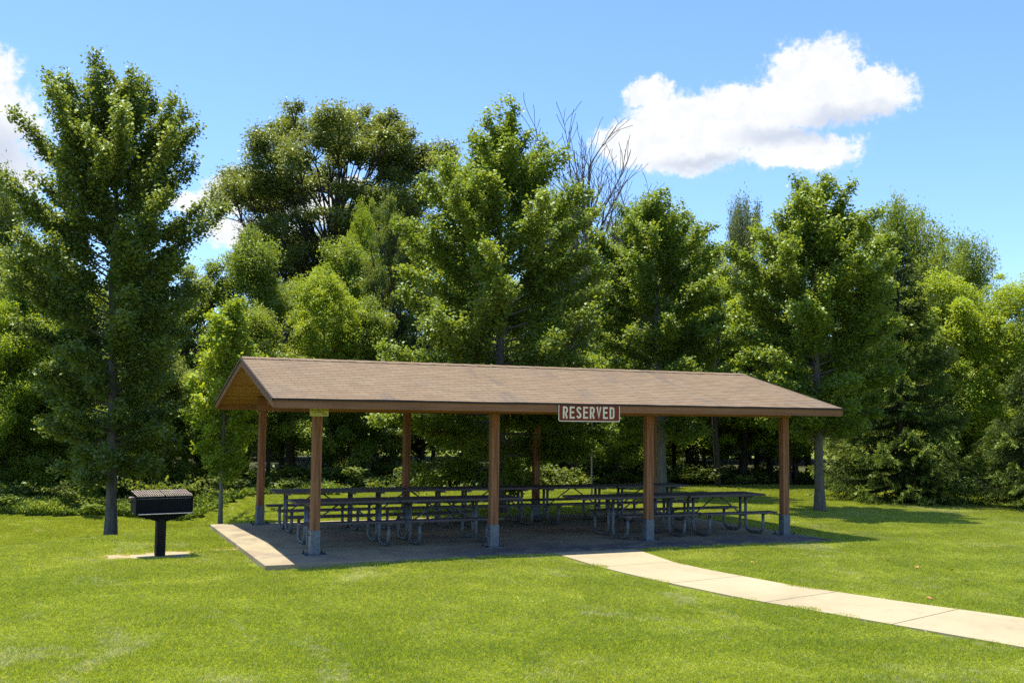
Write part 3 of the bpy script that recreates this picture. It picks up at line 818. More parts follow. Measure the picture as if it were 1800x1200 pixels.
hd = MB(); hd.tube([(-bw-.02, -.02, z1-.075), (-bw-.10, -.03, z1-.075)], .011, 8); hd.build('handle', M['grill_black'], gr)
sp_ = MB(); sp_.box(-.10, .10, -.11, .11, .60, .6735, bev=.004); sp_.build('collar', M['grill_black'], gr)


# ------------------------------------------------------------------ trees
def unit(v): return v/np.maximum(np.linalg.norm(v, axis=-1, keepdims=True), 1e-9)
def tubes(lines, name, n=6):
    """lines: list of (points Kx3, radii K); one mesh"""
    V, Fi, off = [], [], 0
    ang = np.arange(n)*2*np.pi/n
    for P, rad in lines:
        P = np.asarray(P, float); K = len(P); T = unit(np.gradient(P, axis=0))
        ref = np.array([1.0, 0, 0]) if abs(T[0, 2]) > .7 else np.array([0, 0, 1.0])
        A = unit(np.cross(T, ref)); B = np.cross(T, A); rad = np.asarray(rad)[:, None, None]
        ring = P[:, None, :] + (A[:, None, :]*np.cos(ang)[None, :, None] + B[:, None, :]*np.sin(ang)[None, :, None])*rad
        V.append(ring.reshape(-1, 3))
        k = np.arange(K-1)[:, None]*n; j = np.arange(n)[None, :]; j2 = (j+1) % n
        Fi.append((off+np.stack([k+j, k+j2, k+n+j2, k+n+j], -1)).reshape(-1)); off += K*n
    return mesh_np(name, np.concatenate(V), np.concatenate(Fi), 4, smooth=True)

def leaves(name, P, rg, size, wid=.62, up=.9, droop=.25, val=None, D=None):
    n = len(P)
    nrm = rg.normal(0, 1, (n, 3)); nrm = unit(nrm)*1.0; nrm[:, 2] = nrm[:, 2]*.6 + up; nrm = unit(nrm)
    d = rg.normal(0, 1, (n, 3)) if D is None else D + rg.normal(0, .35, (n, 3))
    d[:, 2] -= droop
    d = unit(d - nrm*(d*nrm).sum(-1, keepdims=True)); sd_ = np.cross(nrm, d)
    L = (size*rg.uniform(.45, 1.35, n))[:, None]; Wd = L*wid*.5
    fold = nrm*L*.10
    v = np.stack([P, P+d*L*.45+sd_*Wd+fold, P+d*L, P+d*L*.55-sd_*Wd+fold], 1).reshape(-1, 3)
    if val is None: val = rg.random(n)
    return mesh_np(name, v, np.arange(n*4, dtype=np.int32), 4, {'v': np.clip(val, 0, 1)})

def build_tree(rg, H, Rr, z0, prof, n_prim, asc, n_leaf, size, trunk_r, style='plume', sec_len=.42, sig=.07, lean=(0, 0), squash=1.0, wid=.62, limb=.28, cone=.12, curv=.25, up=.9):
    """returns (wood mesh, leaf mesh); asc = (lowest, highest) branch angle in degrees"""
    K = 12; tz = np.linspace(0, 1, K)
    wob = np.cumsum(rg.normal(0, .010*H, (K, 2)), 0)*.35; wob -= wob[0]
    trunk = np.stack([lean[0]*tz**1.5+wob[:, 0]*tz, lean[1]*tz**1.5+wob[:, 1]*tz, tz*H*.90-.15], -1)
    tr = trunk_r*((1-tz)**.8*.93+.07)*(1+.35*np.exp(-tz*H/.25))
    lines = [(trunk, tr)]
    tp = lambda z: np.stack([np.interp(z, trunk[:, 2], trunk[:, 0]), np.interp(z, trunk[:, 2], trunk[:, 1]), z], -1)
    S0, S1, SW, ST = [], [], [], []
    az = rg.random()*6.28
    for k in range(n_prim):
        t = min(max((k+rg.uniform(-.4, .4))/n_prim, 0), .985)
        z = z0 + (H*.87-z0)*t
        az += 2.4+rg.normal(0, .35)
        reach = Rr*prof(t)*rg.uniform(.72, 1.12)
        el = R(asc[0]+(asc[1]-asc[0])*t + rg.normal(0, 6))
        m = 7; s = np.linspace(0, 1, m)
        L = reach/max(math.cos(el), .3)
        L = min(L, reach*1.9+.4)
        out = L*math.cos(el)*(s*(1+curv*.4)-curv*.4*s*s)
        rise = L*math.sin(el)*(s*(1-curv)+curv*s*s); mxr = H*(rg.uniform(.93, .99)-cone*(out[-1]/Rr)**1.3)-z
        kk = min(1, max(mxr, .25)/max(rise[-1], .01))**.8; rise = rise*kk; out = out*kk; L *= kk
        hd_ = np.array([math.cos(az), math.sin(az)]); side = np.cumsum(rg.normal(0, .035*L, m))*s
        b0 = tp(np.array(z))
        P = np.stack([b0[0]+hd_[0]*out-hd_[1]*side, b0[1]+hd_[1]*out+hd_[0]*side, z+rise], -1)
        br = max(trunk_r*limb*(1-.75*t)*min(1, L/Rr+.2), .008)
        lines.append((P, br*(1-s*.85)))
        ns = max(3, int(L/(.13 if style == 'plume' else .42)))
        for q in range(ns):
            a = .22+.78*(q+rg.random())/ns if style == 'plume' else .3+.7*(q+rg.random())/ns
            a = min(a, 1)
            o = np.array([np.interp(a, s, P[:, c]) for c in range(3)])
            tan = unit(P[min(int(a*6)+1, 6)]-P[min(int(a*6), 5)])
            rd = unit(rg.normal(0, 1, 3)); rd[2] *= .6
            dr = unit(tan*.9+rd*.95+np.array([0, 0, .18]))
            ll = sec_len*rg.uniform(.5, 1.2)*(1.15-.6*a)*min(1.3, .45+L*.4)
            S0.append(o); S1.append(o+dr*ll); SW.append(ll+.12); ST.append(t)
    # leading shoots
    for q in range(4):
        o = trunk[-1-min(q, 2)]; dr = unit(np.array([rg.normal(0, .28), rg.normal(0, .28), 1])); ll = rg.uniform(.5, .95)*min(1, H/9)
        S0.append(o); S1.append(o+dr*ll); SW.append(ll); ST.append(1)
    S0, S1, SW, ST = map(np.array, (S0, S1, SW, ST))
    thin = rg.random(len(S0)) < .6
    for a_, b_ in zip(S0[thin], S1[thin]):
        lines.append((np.stack([a_, (a_+b_)/2+rg.normal(0, .02, 3), b_]), [.009, .007, .003]))
    idx = rg.choice(len(S0), n_leaf, p=SW/SW.sum())
    if style == 'plume':
        u_ = rg.random(n_leaf)[:, None]
        P = S0[idx]*(1-u_)+S1[idx]*u_ + rg.normal(0, sig, (n_leaf, 3))
        bv = rg.random(len(S0))
        val = rg.random(n_leaf)*.6+bv[idx]*.4
    else:
        rad = (.16+.34*rg.random(len(S0)))*sec_len/.42
        dirs = unit(rg.normal(0, 1, (n_leaf, 3))); rr = rg.random(n_leaf)**.45
        off = dirs*(rr*rad[idx])[:, None]; off[:, 2] *= squash
        P = S1[idx]+off
        if style == 'pad': P[:, 2] -= (np.hypot(off[:, 0], off[:, 1])**2)*.9
        bv = rg.random(len(S0))
        val = rg.random(n_leaf)*.6+bv[idx]*.4
    return tubes(lines, 'trunk'), leaves('crown', P, rg, size, wid, val=val, up=up)

PR_OVAL = lambda t: math.sin(math.pi*min(max(.16+.86*t**.95, 0), 1))**.75
PR_PYR = lambda t: (1-t)**.72*(.55+.45*min(1, t*5))+.04
PR_EGG = lambda t: (1-t**2.2)**.8*(.5+.5*min(1, t*3.2))+.03
PR_TOP = lambda t: (1-abs(t-.55)**2*2.6)*.9
PR_COL = lambda t: (1-t**3)*(.6+.4*min(1, t*4))

def plant(name, label, cat, px, D, meshes, leafm, barkm, rz=0, scale=1, group=None, z=None, xy=None):
    x, y = xy if xy else spot(px, D)
    zz = float(ground_z(x, y)) if z is None else z
    t = thing(name, label, cat, (x, y, zz), rz, group); t.scale = (scale, scale, scale)
    w = obj('trunk', meshes[0], barkm, t); c = obj('crown', meshes[1], leafm, t)
    return t
def again(src, label, px, D, rz, sx=1.0, sz=1.0, group=None):
    c = copy_tree(src); x, y = spot(px, D); c.location = (x, y, float(ground_z(x, y))); c.rotation_euler.z = rz; c.scale = (sx, sx, sz)
    c['label'] = label
    if group: c['group'] = group
    elif 'group' in c: del c['group']
    return c

rg = np.random.default_rng(11)
Q = 1.0     # leaf density
def N_(n): return int(n*Q)
# --- the four lawn trees
mA = build_tree(np.random.default_rng(21), 12.4, 2.5, 1.5, lambda t: float(np.interp(t, [0, .2, .42, .62, .8, 1], [.50, .72, .95, 1, .88, .40])), 118, (8, 56), N_(165000), .080, .15, sig=.09, lean=(-.25, 0), wid=.9, sec_len=.44, cone=.17)
tA_ = plant('shade_tree', 'tall dark green leafy tree on the lawn behind the black grill', 'tree', 198, 24.4, mA, M['leaf_maple'], M['bark'])
mC = build_tree(np.random.default_rng(8), 10.2, 2.75, 1.1, lambda t: float(np.interp(t, [0, .15, .4, .62, .8, 1], [.80, 1, .95, .86, .70, .34])), 125, (-4, 62), N_(190000), .076, .15, sig=.08, lean=(.1, 0), wid=.85, sec_len=.42, cone=.27)
plant('shade_tree', 'tallest pyramid shaped lawn tree, rising behind the middle of the shelter roof', 'tree', 878, 24.1, mC, M['leaf_ginkgo'], M['bark'])
mD = build_tree(np.random.default_rng(31), 9.45, 2.45, 1.6, lambda t: float(np.interp(t, [0, .2, .45, .65, .82, 1], [.70, .95, 1, .92, .76, .36])), 100, (2, 60), N_(130000), .080, .15, sig=.08, wid=.85, sec_len=.42, lean=(-.6, 0), cone=.20)
plant('shade_tree', 'leafy lawn tree with pale grey trunk seen right of the third front post', 'tree', 1164, 30.3, mD, M['leaf_ginkgo'], M['bark_pale'])
mE = build_tree(np.random.default_rng(44), 8.75, 2.15, 1.75, lambda t: float(np.interp(t, [0, .2, .45, .65, .82, 1], [.62, .88, 1, .92, .76, .36])), 100, (4, 60), N_(140000), .076, .13, sig=.08, wid=.85, sec_len=.40, lean=(-.25, 0), cone=.20)
plant('shade_tree', 'green lawn tree with bare grey trunk just beyond the right end of the shelter', 'tree', 1441, 25.4, mE, M['leaf_ginkgo'], M['bark'])
mS = build_tree(np.random.default_rng(55), 5.1, .80, .95, PR_EGG, 44, (25, 66), N_(24000), .072, .055, sig=.07, wid=.8, sec_len=.34)
plant('young_tree', 'slim young bright green tree left of the shelter gable', 'tree', 389, 21.7, mS, M['leaf_bright'], M['bark_pale'])
# slender stem seen through the shelter under the reserved sign
mT = build_tree(np.random.default_rng(56), 4.3, .45, 3.0, PR_COL, 10, (30, 60), N_(1200), .07, .028, sig=.09, wid=.7, sec_len=.3)
plant('young_tree', 'thin bare sapling stem seen below the reserved sign', 'tree', 1040, 29.0, mT, M['leaf_bright'], M['bark_pale'])

# --- spruces
def build_spruce(rg, H, Rr, z0, nw, nb, n_leaf, size, tr_):
    tz = np.linspace(0, 1, 10); trunk = np.stack([tz*0, tz*0, tz*H-.15], -1); lines = [(trunk, tr_*(1-tz*.93))]
    S0, S1, W_, TT = [], [], [], []
    for k in range(nw):
        t = k/(nw-1); z = z0+(H*.97-z0)*t
        for j in range(nb):
            az = rg.random()*6.28; L = Rr*((1-t)**.85)*rg.uniform(.62, 1.2)+.06
            s = np.linspace(0, 1, 6); hd_ = np.array([math.cos(az), math.sin(az)])
            dz = L*(-.20*np.sin(s*2.4)+.16*s**2.2)+t*L*.5*s + rg.normal(0, .03)
            zz = z+rg.uniform(-.12, .12)
            P = np.stack([hd_[0]*L*s, hd_[1]*L*s, zz+dz], -1); lines.append((P, .018*(1-s*.85)))
            ns = max(5, int(L/.055)); hot = rg.random() < (.75 if t < .5 else .12)
            for q in range(ns):
                a = .12+.88*(q+.5)/ns; o = np.array([np.interp(a, s, P[:, c]) for c in range(3)])
                sgn = 1 if q % 2 else -1; ang = az+sgn*rg.uniform(.45, 1.1)*(1.2-a*.6); ll = (.40*math.sin(math.pi*min(a*.9+.05, 1))*min(L, 1.3)+.12)*rg.uniform(.7, 1.2)
                e = o+np.array([math.cos(ang)*ll, math.sin(ang)*ll, rg.normal(.0, .03)-.30*ll])
                S0.append(o); S1.append(e); W_.append(ll+.05); TT.append(a if hot else a*.35)
    S0, S1, W_, TT = map(np.array, (S0, S1, W_, TT)); idx = rg.choice(len(S0), n_leaf, p=W_/W_.sum())
    u_ = rg.random(n_leaf); P = S0[idx]*(1-u_[:, None])+S1[idx]*u_[:, None]+rg.normal(0, .012, (n_leaf, 3))
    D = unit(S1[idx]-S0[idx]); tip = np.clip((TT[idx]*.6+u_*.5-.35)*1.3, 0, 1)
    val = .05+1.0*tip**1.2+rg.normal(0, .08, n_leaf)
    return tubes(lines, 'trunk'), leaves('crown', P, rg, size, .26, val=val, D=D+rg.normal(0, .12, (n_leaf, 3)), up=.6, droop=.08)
mG = build_spruce(np.random.default_rng(61), 7.9, 2.25, .12, 22, 10, N_(170000), .085, .12)
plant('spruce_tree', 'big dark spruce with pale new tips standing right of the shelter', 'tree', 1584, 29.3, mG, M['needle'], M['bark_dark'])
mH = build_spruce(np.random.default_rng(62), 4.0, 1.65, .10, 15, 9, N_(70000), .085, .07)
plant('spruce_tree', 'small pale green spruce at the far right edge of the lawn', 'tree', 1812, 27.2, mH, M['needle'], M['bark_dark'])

# --- the wood behind
fm = dict(
 a=build_tree(np.random.default_rng(71), 9.0, 2.6, 1.2, lambda t: (1-t**2)**.6*.9+.1, 60, (5, 52), N_(85000), .105, .13, style='puff', sec_len=.78, squash=.8),
 b=build_tree(np.random.default_rng(72), 9.0, 2.2, 1.0, lambda t: (1-t**2.6)**.7*.85+.1, 60, (12, 60), N_(80000), .10, .12, sig=.15, sec_len=.7),
 e=build_tree(np.random.default_rng(75), 9.0, 2.5, 3.3, lambda t: (1-t)**.5*.95+.1, 52, (4, 50), N_(70000), .105, .14, style='puff', sec_len=.70, squash=.75),
 c=build_tree(np.random.default_rng(73), 9.0, 2.4, .9, lambda t: (1-t)**.55*.9+.1, 60, (0, 50), N_(85000), .105, .12, style='puff', sec_len=.70, squash=.75),
)
pad = build_tree(np.random.default_rng(81), 9.0, 2.2, 1.4, lambda t: (1-t**3)**.6*.85+.15, 54, (15, 52), N_(60000), .14, .12, style='pad', sec_len=.85, squash=.30, wid=.42, up=1.3)
feath = build_tree(np.random.default_rng(91), 9.0, 2.2, 2.2, lambda t: math.sin(math.pi*(.22+.66*t))**.8, 46, (22, 58), N_(46000), .12, .12, sig=.17, sec_len=.85, wid=.45)
def dome_tree(rg, H, Rr, zc, rz, n_puff, n_leaf, size, trunk_r, puff=.75, wid=.55, hollow=.35):
    lines = []; K = 9; tz = np.linspace(0, 1, K)
    trunk = np.stack([.25*np.sin(tz*3), .2*np.sin(tz*2.1), tz*(zc+rz*.3)-.15], -1); lines.append((trunk, trunk_r*(1-tz*.75)))
    C = []; Rp = []
    while len(C) < n_puff:
        d = unit(rg.normal(0, 1, 3)); r = rg.uniform(hollow, 1)**.6
        p = np.array([d[0]*Rr*r, d[1]*Rr*r, zc+d[2]*rz*r]); rp = puff*rg.uniform(.6, 1.25)
        if p[2]+rp*.8 > H or p[2] < zc-rz*.95: continue
        if any(np.linalg.norm(p-q) < .62*puff for q in C): continue
        C.append(p); Rp.append(rp)
    for p, rp in zip(C, Rp):
        zb = min(max(p[2]-rz*rg.uniform(.5, .9)-.2*math.hypot(p[0], p[1]), zc-rz*1.0), zc+rz*.25); f = min(max(zb/(zc+rz*.3), .05), 1)
        b0 = np.array([np.interp(f, tz, trunk[:, q]) for q in range(3)]); s = np.linspace(0, 1, 7)[:, None]
        mid = b0*.45+p*.55+np.array([rg.normal(0, .25), rg.normal(0, .25), -.35])
        P = b0*(1-s)**2+mid*2*s*(1-s)+p*s*s; lines.append((P, trunk_r*.17*(1-s[:, 0]*.82)))
        for q in range(5):
            e = p+unit(rg.normal(0, 1, 3))*rp*.85; lines.append((np.stack([P[5], (P[5]+e)/2+rg.normal(0, .06, 3), e]), [.028, .018, .007]))
    C = np.array(C); Rp = np.array(Rp); w = Rp**2.2; idx = rg.choice(len(C), n_leaf, p=w/w.sum())
    # each puff is itself a handful of little sprays
    ns = 9; sub = unit(rg.normal(0, 1, (len(C), ns, 3))); sub[:, :, 2] = sub[:, :, 2]*.55+.12
    si = rg.integers(0, ns, n_leaf); off = sub[idx, si]*(Rp[idx]*rg.uniform(.45, .85, n_leaf))[:, None]+rg.normal(0, 1, (n_leaf, 3))*(Rp[idx]*.20)[:, None]
    bv = rg.random((len(C), ns)); val = rg.random(n_leaf)*.6+bv[idx, si]*.4
    return tubes(lines, 'trunk'), leaves('crown', C[idx]+off, rg, size, wid, val=val)
oak = dome_tree(np.random.default_rng(101), 16.3, 4.5, 11.2, 5.3, 160, N_(280000), .115, .34, puff=.85)
dome = dome_tree(np.random.default_rng(105), 9.0, 2.5, 5.0, 3.9, 90, N_(85000), .105, .15, puff=.55)

def grow(src, name, label, px, top, D, hw, leafm, barkm=M['bark_dark'], baseH=9.0, baseR=2.4, rz=0.0, group=None):
    """place a woodland tree: its top at row `top`, half width hw columns at distance D"""
    x, y = spot(px, D); Hh = hgt(top, D, px) - float(ground_z(x, y))
    sx = hw*D/F_PX/baseR; sz = Hh/baseH
    t = thing(name, label, 'tree', (x, y, float(ground_z(x, y))), rz, group); t.scale = (sx, sx, sz)
    w = obj('trunk', src[0], None, t); c = obj('crown', src[1], None, t)
    for o_, m_ in ((w, barkm), (c, leafm)):
        if not o_.data.materials: o_.data.materials.append(m_)
        o_.material_slots[0].link = 'OBJECT'; o_.material_slots[0].material = m_
    return t
# far tall ones against the sky
grow(oak, 'oak_tree', 'big spreading oak with rounded clumps, highest crown left of the middle tree', 588, 168, 46, 178, M['leaf_oak'], baseH=16.3, baseR=3.85, rz=2.2)
fm['d'] = dome
grow(dome, 'woodland_tree', 'dense tree wrapped in vines between the oak and the middle lawn tree', 688, 335, 35, 72, M['leaf_dim'], baseR=2.6, rz=1.0)
grow(pad, 'ailanthus_tree', 'bright yellow green tree top poking out in front of the oak', 628, 330, 39, 34, M['leaf_bright'], baseR=2.2, rz=.2)
grow(pad, 'ailanthus_tree', 'bright layered tree below the oak, left of the vine covered tree', 566, 455, 32, 62, M['leaf_bright'], baseR=2.2, rz=2.0)
grow(fm['b'], 'woodland_tree', 'light green tree directly below the oak crown', 600, 405, 37, 88, M['leaf_wood'], baseR=2.2, rz=.4)
grow(fm['c'], 'woodland_tree', 'mid green tree filling the gap between the dark lawn tree and the oak', 432, 395, 36, 90, M['leaf_wood'], baseR=2.4, rz=1.4)
grow(feath, 'woodland_tree', 'feathery pine like tree cut by the left edge of the photo', -28, 262, 33, 56, M['leaf_dim'], baseR=2.0, rz=.3)
grow(fm['b'], 'woodland_tree', 'sunny green tree at the far left below the cloud', 52, 405, 31, 105, M['leaf_wood'], baseR=2.2, rz=2.4)
grow(fm['a'], 'woodland_tree', 'yellow green tree low at the left edge in front of the woods', 5, 520, 29.6, 88, M['leaf_bright'], baseR=2.6, rz=3.0)
grow(pad, 'ailanthus_tree', 'lime green drooping tree beside the dark lawn tree on its right', 425, 520, 31, 62, M['leaf_wood'], baseR=2.2, rz=4.2)
grow(fm['b'], 'woodland_tree', 'yellowish tree top just right of the tallest lawn tree', 985, 310, 38.5, 58, M['leaf_bright'], baseR=2.2, rz=5.0)
grow(feath, 'woodland_tree', 'wispy topped tree close behind the pale trunked lawn tree', 1135, 318, 38, 78, M['leaf_wood'], baseR=2.0, rz=.9)
grow(fm['c'], 'woodland_tree', 'low round topped tree in the dip of the tree line right of the middle', 1238, 400, 42, 76, M['leaf_wood'], baseR=2.4, rz=.1)
grow(pad, 'ailanthus_tree', 'bright tree filling the dip between the two right lawn trees', 1262, 462, 36, 82, M['leaf_bright'], baseR=2.2, rz=1.1)
grow(feath, 'woodland_tree', 'narrow tuft topped tree left of the right lawn tree', 1312, 316, 42, 36, M['leaf_oak'], baseR=2.0, rz=2.2)
grow(dome, 'woodland_tree', 'dark rounded tree close behind the top of the right lawn tree', 1490, 348, 36, 76, M['leaf_oak'], baseR=2.6, rz=.5)
grow(feath, 'woodland_tree', 'tall feathery tree above the big spruce', 1592, 322, 42, 72, M['leaf_wood'], baseR=2.0, rz=3.1)
grow(feath, 'woodland_tree', 'feathery open crowned tree right of the tall one above the spruce', 1698, 390, 40, 62, M['leaf_wood'], baseR=2.0, rz=4.4)
grow(pad, 'ailanthus_tree', 'lime green layered tree behind the big spruce on its right', 1668, 462, 34, 78, M['leaf_bright'], baseR=2.2, rz=.8)
grow(pad, 'ailanthus_tree', 'lime green layered tree at the right edge of the photo', 1800, 472, 33, 76, M['leaf_bright'], baseR=2.2, rz=2.9)
grow(fm['c'], 'woodland_tree', 'dark green tree behind the small spruce at the right edge', 1742, 560, 38, 84, M['leaf_wood'], baseR=2.4, rz=2.9)
# second layer, closing the wood
G2 = 'dense trees of the second row inside the woods'
k = 0
for px, top, D, hw, kk, mt in ((120, 470, 38, 110, 'c', 'leaf_wood'), (235, 430, 40, 100, 'b', 'leaf_wood'), (330, 450, 36, 100, 'd', 'leaf_wood'), (505, 480, 40, 95, 'b', 'leaf_dim'),
        (640, 520, 33, 80, 'c', 'leaf_wood'), (735, 470, 38, 95, 'd', 'leaf_wood'), (830, 430, 42, 100, 'b', 'leaf_dim'), (930, 460, 38, 95, 'c', 'leaf_wood'), (1045, 480, 40, 82, 'a', 'leaf_wood'),
        (1085, 560, 34, 85, 'b', 'leaf_wood'), (1185, 470, 40, 95, 'c', 'leaf_wood'), (1330, 470, 39, 95, 'b', 'leaf_wood'), (1400, 520, 36, 90, 'd', 'leaf_wood'), (1560, 470, 40, 100, 'c', 'leaf_dim'),
        (1640, 560, 36, 90, 'b', 'leaf_wood'), (1850, 560, 38, 100, 'a', 'leaf_wood'), (-60, 450, 38, 110, 'c', 'leaf_wood')):
    grow(fm[kk], 'woodland_tree', 'dense leafy tree in the second row of the woods, mostly hidden by nearer crowns', px, top, D, hw, M[mt], baseR=2.4, rz=k*1.3, group=G2); k += 1
G3 = 'low broad trees along the woodland edge behind the shelter'
k = 0
for px, top, D, hw, kk, mt in ((150, 640, 31, 90, 'a', 'leaf_wood'), (255, 600, 31.5, 80, 'c', 'leaf_dim'), (345, 640, 31.5, 70, 'b', 'leaf_wood'), (470, 600, 31, 85, 'c', 'leaf_wood'), (560, 640, 32.5, 70, 'd', 'leaf_wood'),
        (655, 640, 33, 80, 'b', 'leaf_dim'), (760, 620, 34, 85, 'c', 'leaf_wood'), (840, 640, 33, 80, 'a', 'leaf_dim'), (1060, 600, 35, 70, 'c', 'leaf_dim'), (1100, 640, 36, 80, 'd', 'leaf_wood'),
        (1225, 600, 37, 90, 'b', 'leaf_dim'), (1400, 640, 38, 80, 'a', 'leaf_dim'), (1640, 640, 37, 85, 'b', 'leaf_wood'), (1725, 660, 36, 80, 'c', 'leaf_wood'), (30, 640, 30, 90, 'c', 'leaf_wood')):
    grow(fm['e' if (470 < px < 1500 or k % 2) else kk], 'woodland_tree', 'low broad tree at the woodland edge with dark hollows under its crown', px, top, D, hw, M[mt], baseR=2.4, rz=k*1.9+.5, group=G3); k += 1
G4 = 'far dark trees deep in the woods'
k = 0
for px in range(-120, 1960, 118):
    grow(fm['abdc'[k % 4]], 'woodland_tree', 'far dark tree deep in the woods, glimpsed only between nearer trunks', px+(k*37) % 50-25, 560+(k*53) % 60, 50+(k*29) % 9, 120, M['leaf_dim'], baseR=2.4, rz=k*2.1, group=G4); k += 1

# --- dead tree
def dead_tree(seed, H, spread, tr_):
    rg = random.Random(seed); L = []
    def br(p, d, ln, r_, lev):
        pts = [p]; q = Vector(p); dd = Vector(d).normalized(); n = 6
        for k in range(n):
            dd = (dd + Vector((rg.gauss(0, .10), rg.gauss(0, .10), rg.gauss(.03, .06)))).normalized(); q = q+dd*ln/n; pts.append(q.copy())
        L.append((np.array([list(a) for a in pts]), [max(r_*(1-k/(n)*.75), .008) for k in range(n+1)]))
        if lev > 0:
            for k in range((5, 7, 7, 8)[lev]):
                i_ = rg.randint(2, n); base = pts[i_]
                side = Vector((rg.gauss(0, 1), rg.gauss(0, 1), rg.gauss(.25, .35))).normalized()
                br(base, dd*1.0+side*spread, ln*rg.uniform(.38, .62), r_*.42*(1-i_/n*.35), lev-1)
    br(Vector((0, 0, -.1)), (0, 0, 1), H*.62, tr_, 3)
    for k in range(3):
        br(L[0][0][4+k % 3], (rg.gauss(0, .5), rg.gauss(0, .5), 1), H*.38, tr_*.35, 2)
    return tubes(L, 'trunk', 5)
def dead(label, px, top, D, tr_, seed, spread=.7):
    x, y = spot(px, D); Hh = hgt(top, D, px); me = dead_tree(seed, 10, spread, tr_)
    top_ = max((v.co for v in me.vertices), key=lambda q: q.z).copy(); zmax = top_.z
    for v in me.vertices: v.co.x -= top_.x*v.co.z/zmax; v.co.y -= top_.y*v.co.z/zmax
    me.transform(Matrix.Scale(Hh/zmax, 4)) if False else None
    o = obj('dead_tree', me, M['deadwood']); o.location = (x, y, 0); sc_ = Hh/zmax; o.scale = (sc_*1.05, sc_*1.05, sc_)
    tag(o, label, 'dead tree'); return o
dead('tall leafless dead tree right of the tallest lawn tree', 972, 163, 36.5, .30, 3, .6)
dead('shorter leafless dead tree leaning by the cloud, right of the taller bare one', 1012, 235, 36.5, .26, 9, .8)

# --- trunks standing in the shade of the wood
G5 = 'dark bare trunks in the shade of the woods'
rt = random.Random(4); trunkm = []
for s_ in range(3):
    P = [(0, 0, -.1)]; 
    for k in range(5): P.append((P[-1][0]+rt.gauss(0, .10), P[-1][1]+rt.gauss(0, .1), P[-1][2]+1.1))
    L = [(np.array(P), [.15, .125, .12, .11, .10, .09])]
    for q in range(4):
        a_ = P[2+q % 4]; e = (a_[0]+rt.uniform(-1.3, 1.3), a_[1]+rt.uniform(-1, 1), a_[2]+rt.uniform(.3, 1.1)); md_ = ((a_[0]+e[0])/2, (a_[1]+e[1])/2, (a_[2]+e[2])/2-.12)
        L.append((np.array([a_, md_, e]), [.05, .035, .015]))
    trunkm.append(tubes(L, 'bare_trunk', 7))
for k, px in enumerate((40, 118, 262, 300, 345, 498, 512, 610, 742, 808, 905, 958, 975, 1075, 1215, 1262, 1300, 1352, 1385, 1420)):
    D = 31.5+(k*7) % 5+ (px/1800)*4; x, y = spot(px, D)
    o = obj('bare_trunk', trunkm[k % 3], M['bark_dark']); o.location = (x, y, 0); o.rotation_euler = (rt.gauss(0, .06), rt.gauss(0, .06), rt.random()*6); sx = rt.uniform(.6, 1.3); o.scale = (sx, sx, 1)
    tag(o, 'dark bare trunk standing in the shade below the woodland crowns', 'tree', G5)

# --- bushes and weeds along the edge
def bush_mesh(seed, n, size=.085):
    rg = np.random.default_rng(seed); m = 26
    c = np.stack([rg.normal(0, .42, m), rg.normal(0, .42, m), rg.uniform(.12, .85, m)], -1); r_ = rg.uniform(.16, .34, m)
    idx = rg.integers(0, m, n); d = unit(rg.normal(0, 1, (n, 3))); P = c[idx]+d*(r_[idx]*rg.random(n)**.4)[:, None]; P = P[P[:, 2] > 0]
    st = [(np.stack([np.array([q[0]*.2, q[1]*.2, -.05]), q*np.array([.6, .6, .6]), q]), [.012, .009, .005]) for q in c]
    return tubes(st, 'stems', 4), leaves('foliage', P, rg, size, .6)
bms = [bush_mesh(s_, N_(5200)) for s_ in (1, 2, 3)]
def bush(label, px, D, w_, h_, mt, group=None, rz=0, k=0):
    x, y = spot(px, D); t = thing('bush', label, 'bush', (x, y, float(ground_z(x, y))), rz, group); t.scale = (w_, w_, h_)
    for nme, me, m_ in (('stems', bms[k][0], M['bark_dark']), ('foliage', bms[k][1], M[mt])):
        o_ = obj(nme, me, None, t)
        if not me.materials: me.materials.append(m_)
        o_.material_slots[0].link = 'OBJECT'; o_.material_slots[0].material = m_
G6 = 'rough bushes along the woodland edge on the left'; G7 = 'dark shaded bushes along the woodland edge behind the shelter'
for k, px in enumerate((-10, 45, 95, 140, 190, 245, 300, 350, 405)):
    D = 28.2+px/400*3.0+(k*7 % 5)*.45
    bush('rough leafy bush in the weeds at the left woodland edge', px, D, (1.3, .8, 1.7)[k % 3], (.45, .75, .34, .6, .5)[k % 5], ('weed', 'leaf_wood', 'weed', 'leaf_dim')[k % 4], G6, k*1.1, k % 3)
for k, px in enumerate((480, 530, 600, 660, 730, 790, 850, 930, 1080, 1130, 1200, 1250, 1400)):
    D = 30.0+(px-480)/900*6.2+(k % 3)*.5
    bush('dark shaded bush at the woodland edge behind the picnic tables', px, D, 1.3+.25*(k % 3), .42+.16*((k*2) % 3), 'leaf_dim', G7, k*1.7, k % 3)
for k, (px, D, w_, h_) in enumerate(((1720, 36, 1.6, 2.4), (1752, 35, 1.4, 1.5))):
    bush('green bush filling the space between the two spruces', px, D, w_, h_, 'leaf_dim', 'bushes between the two spruces', k*1.3, k % 3)

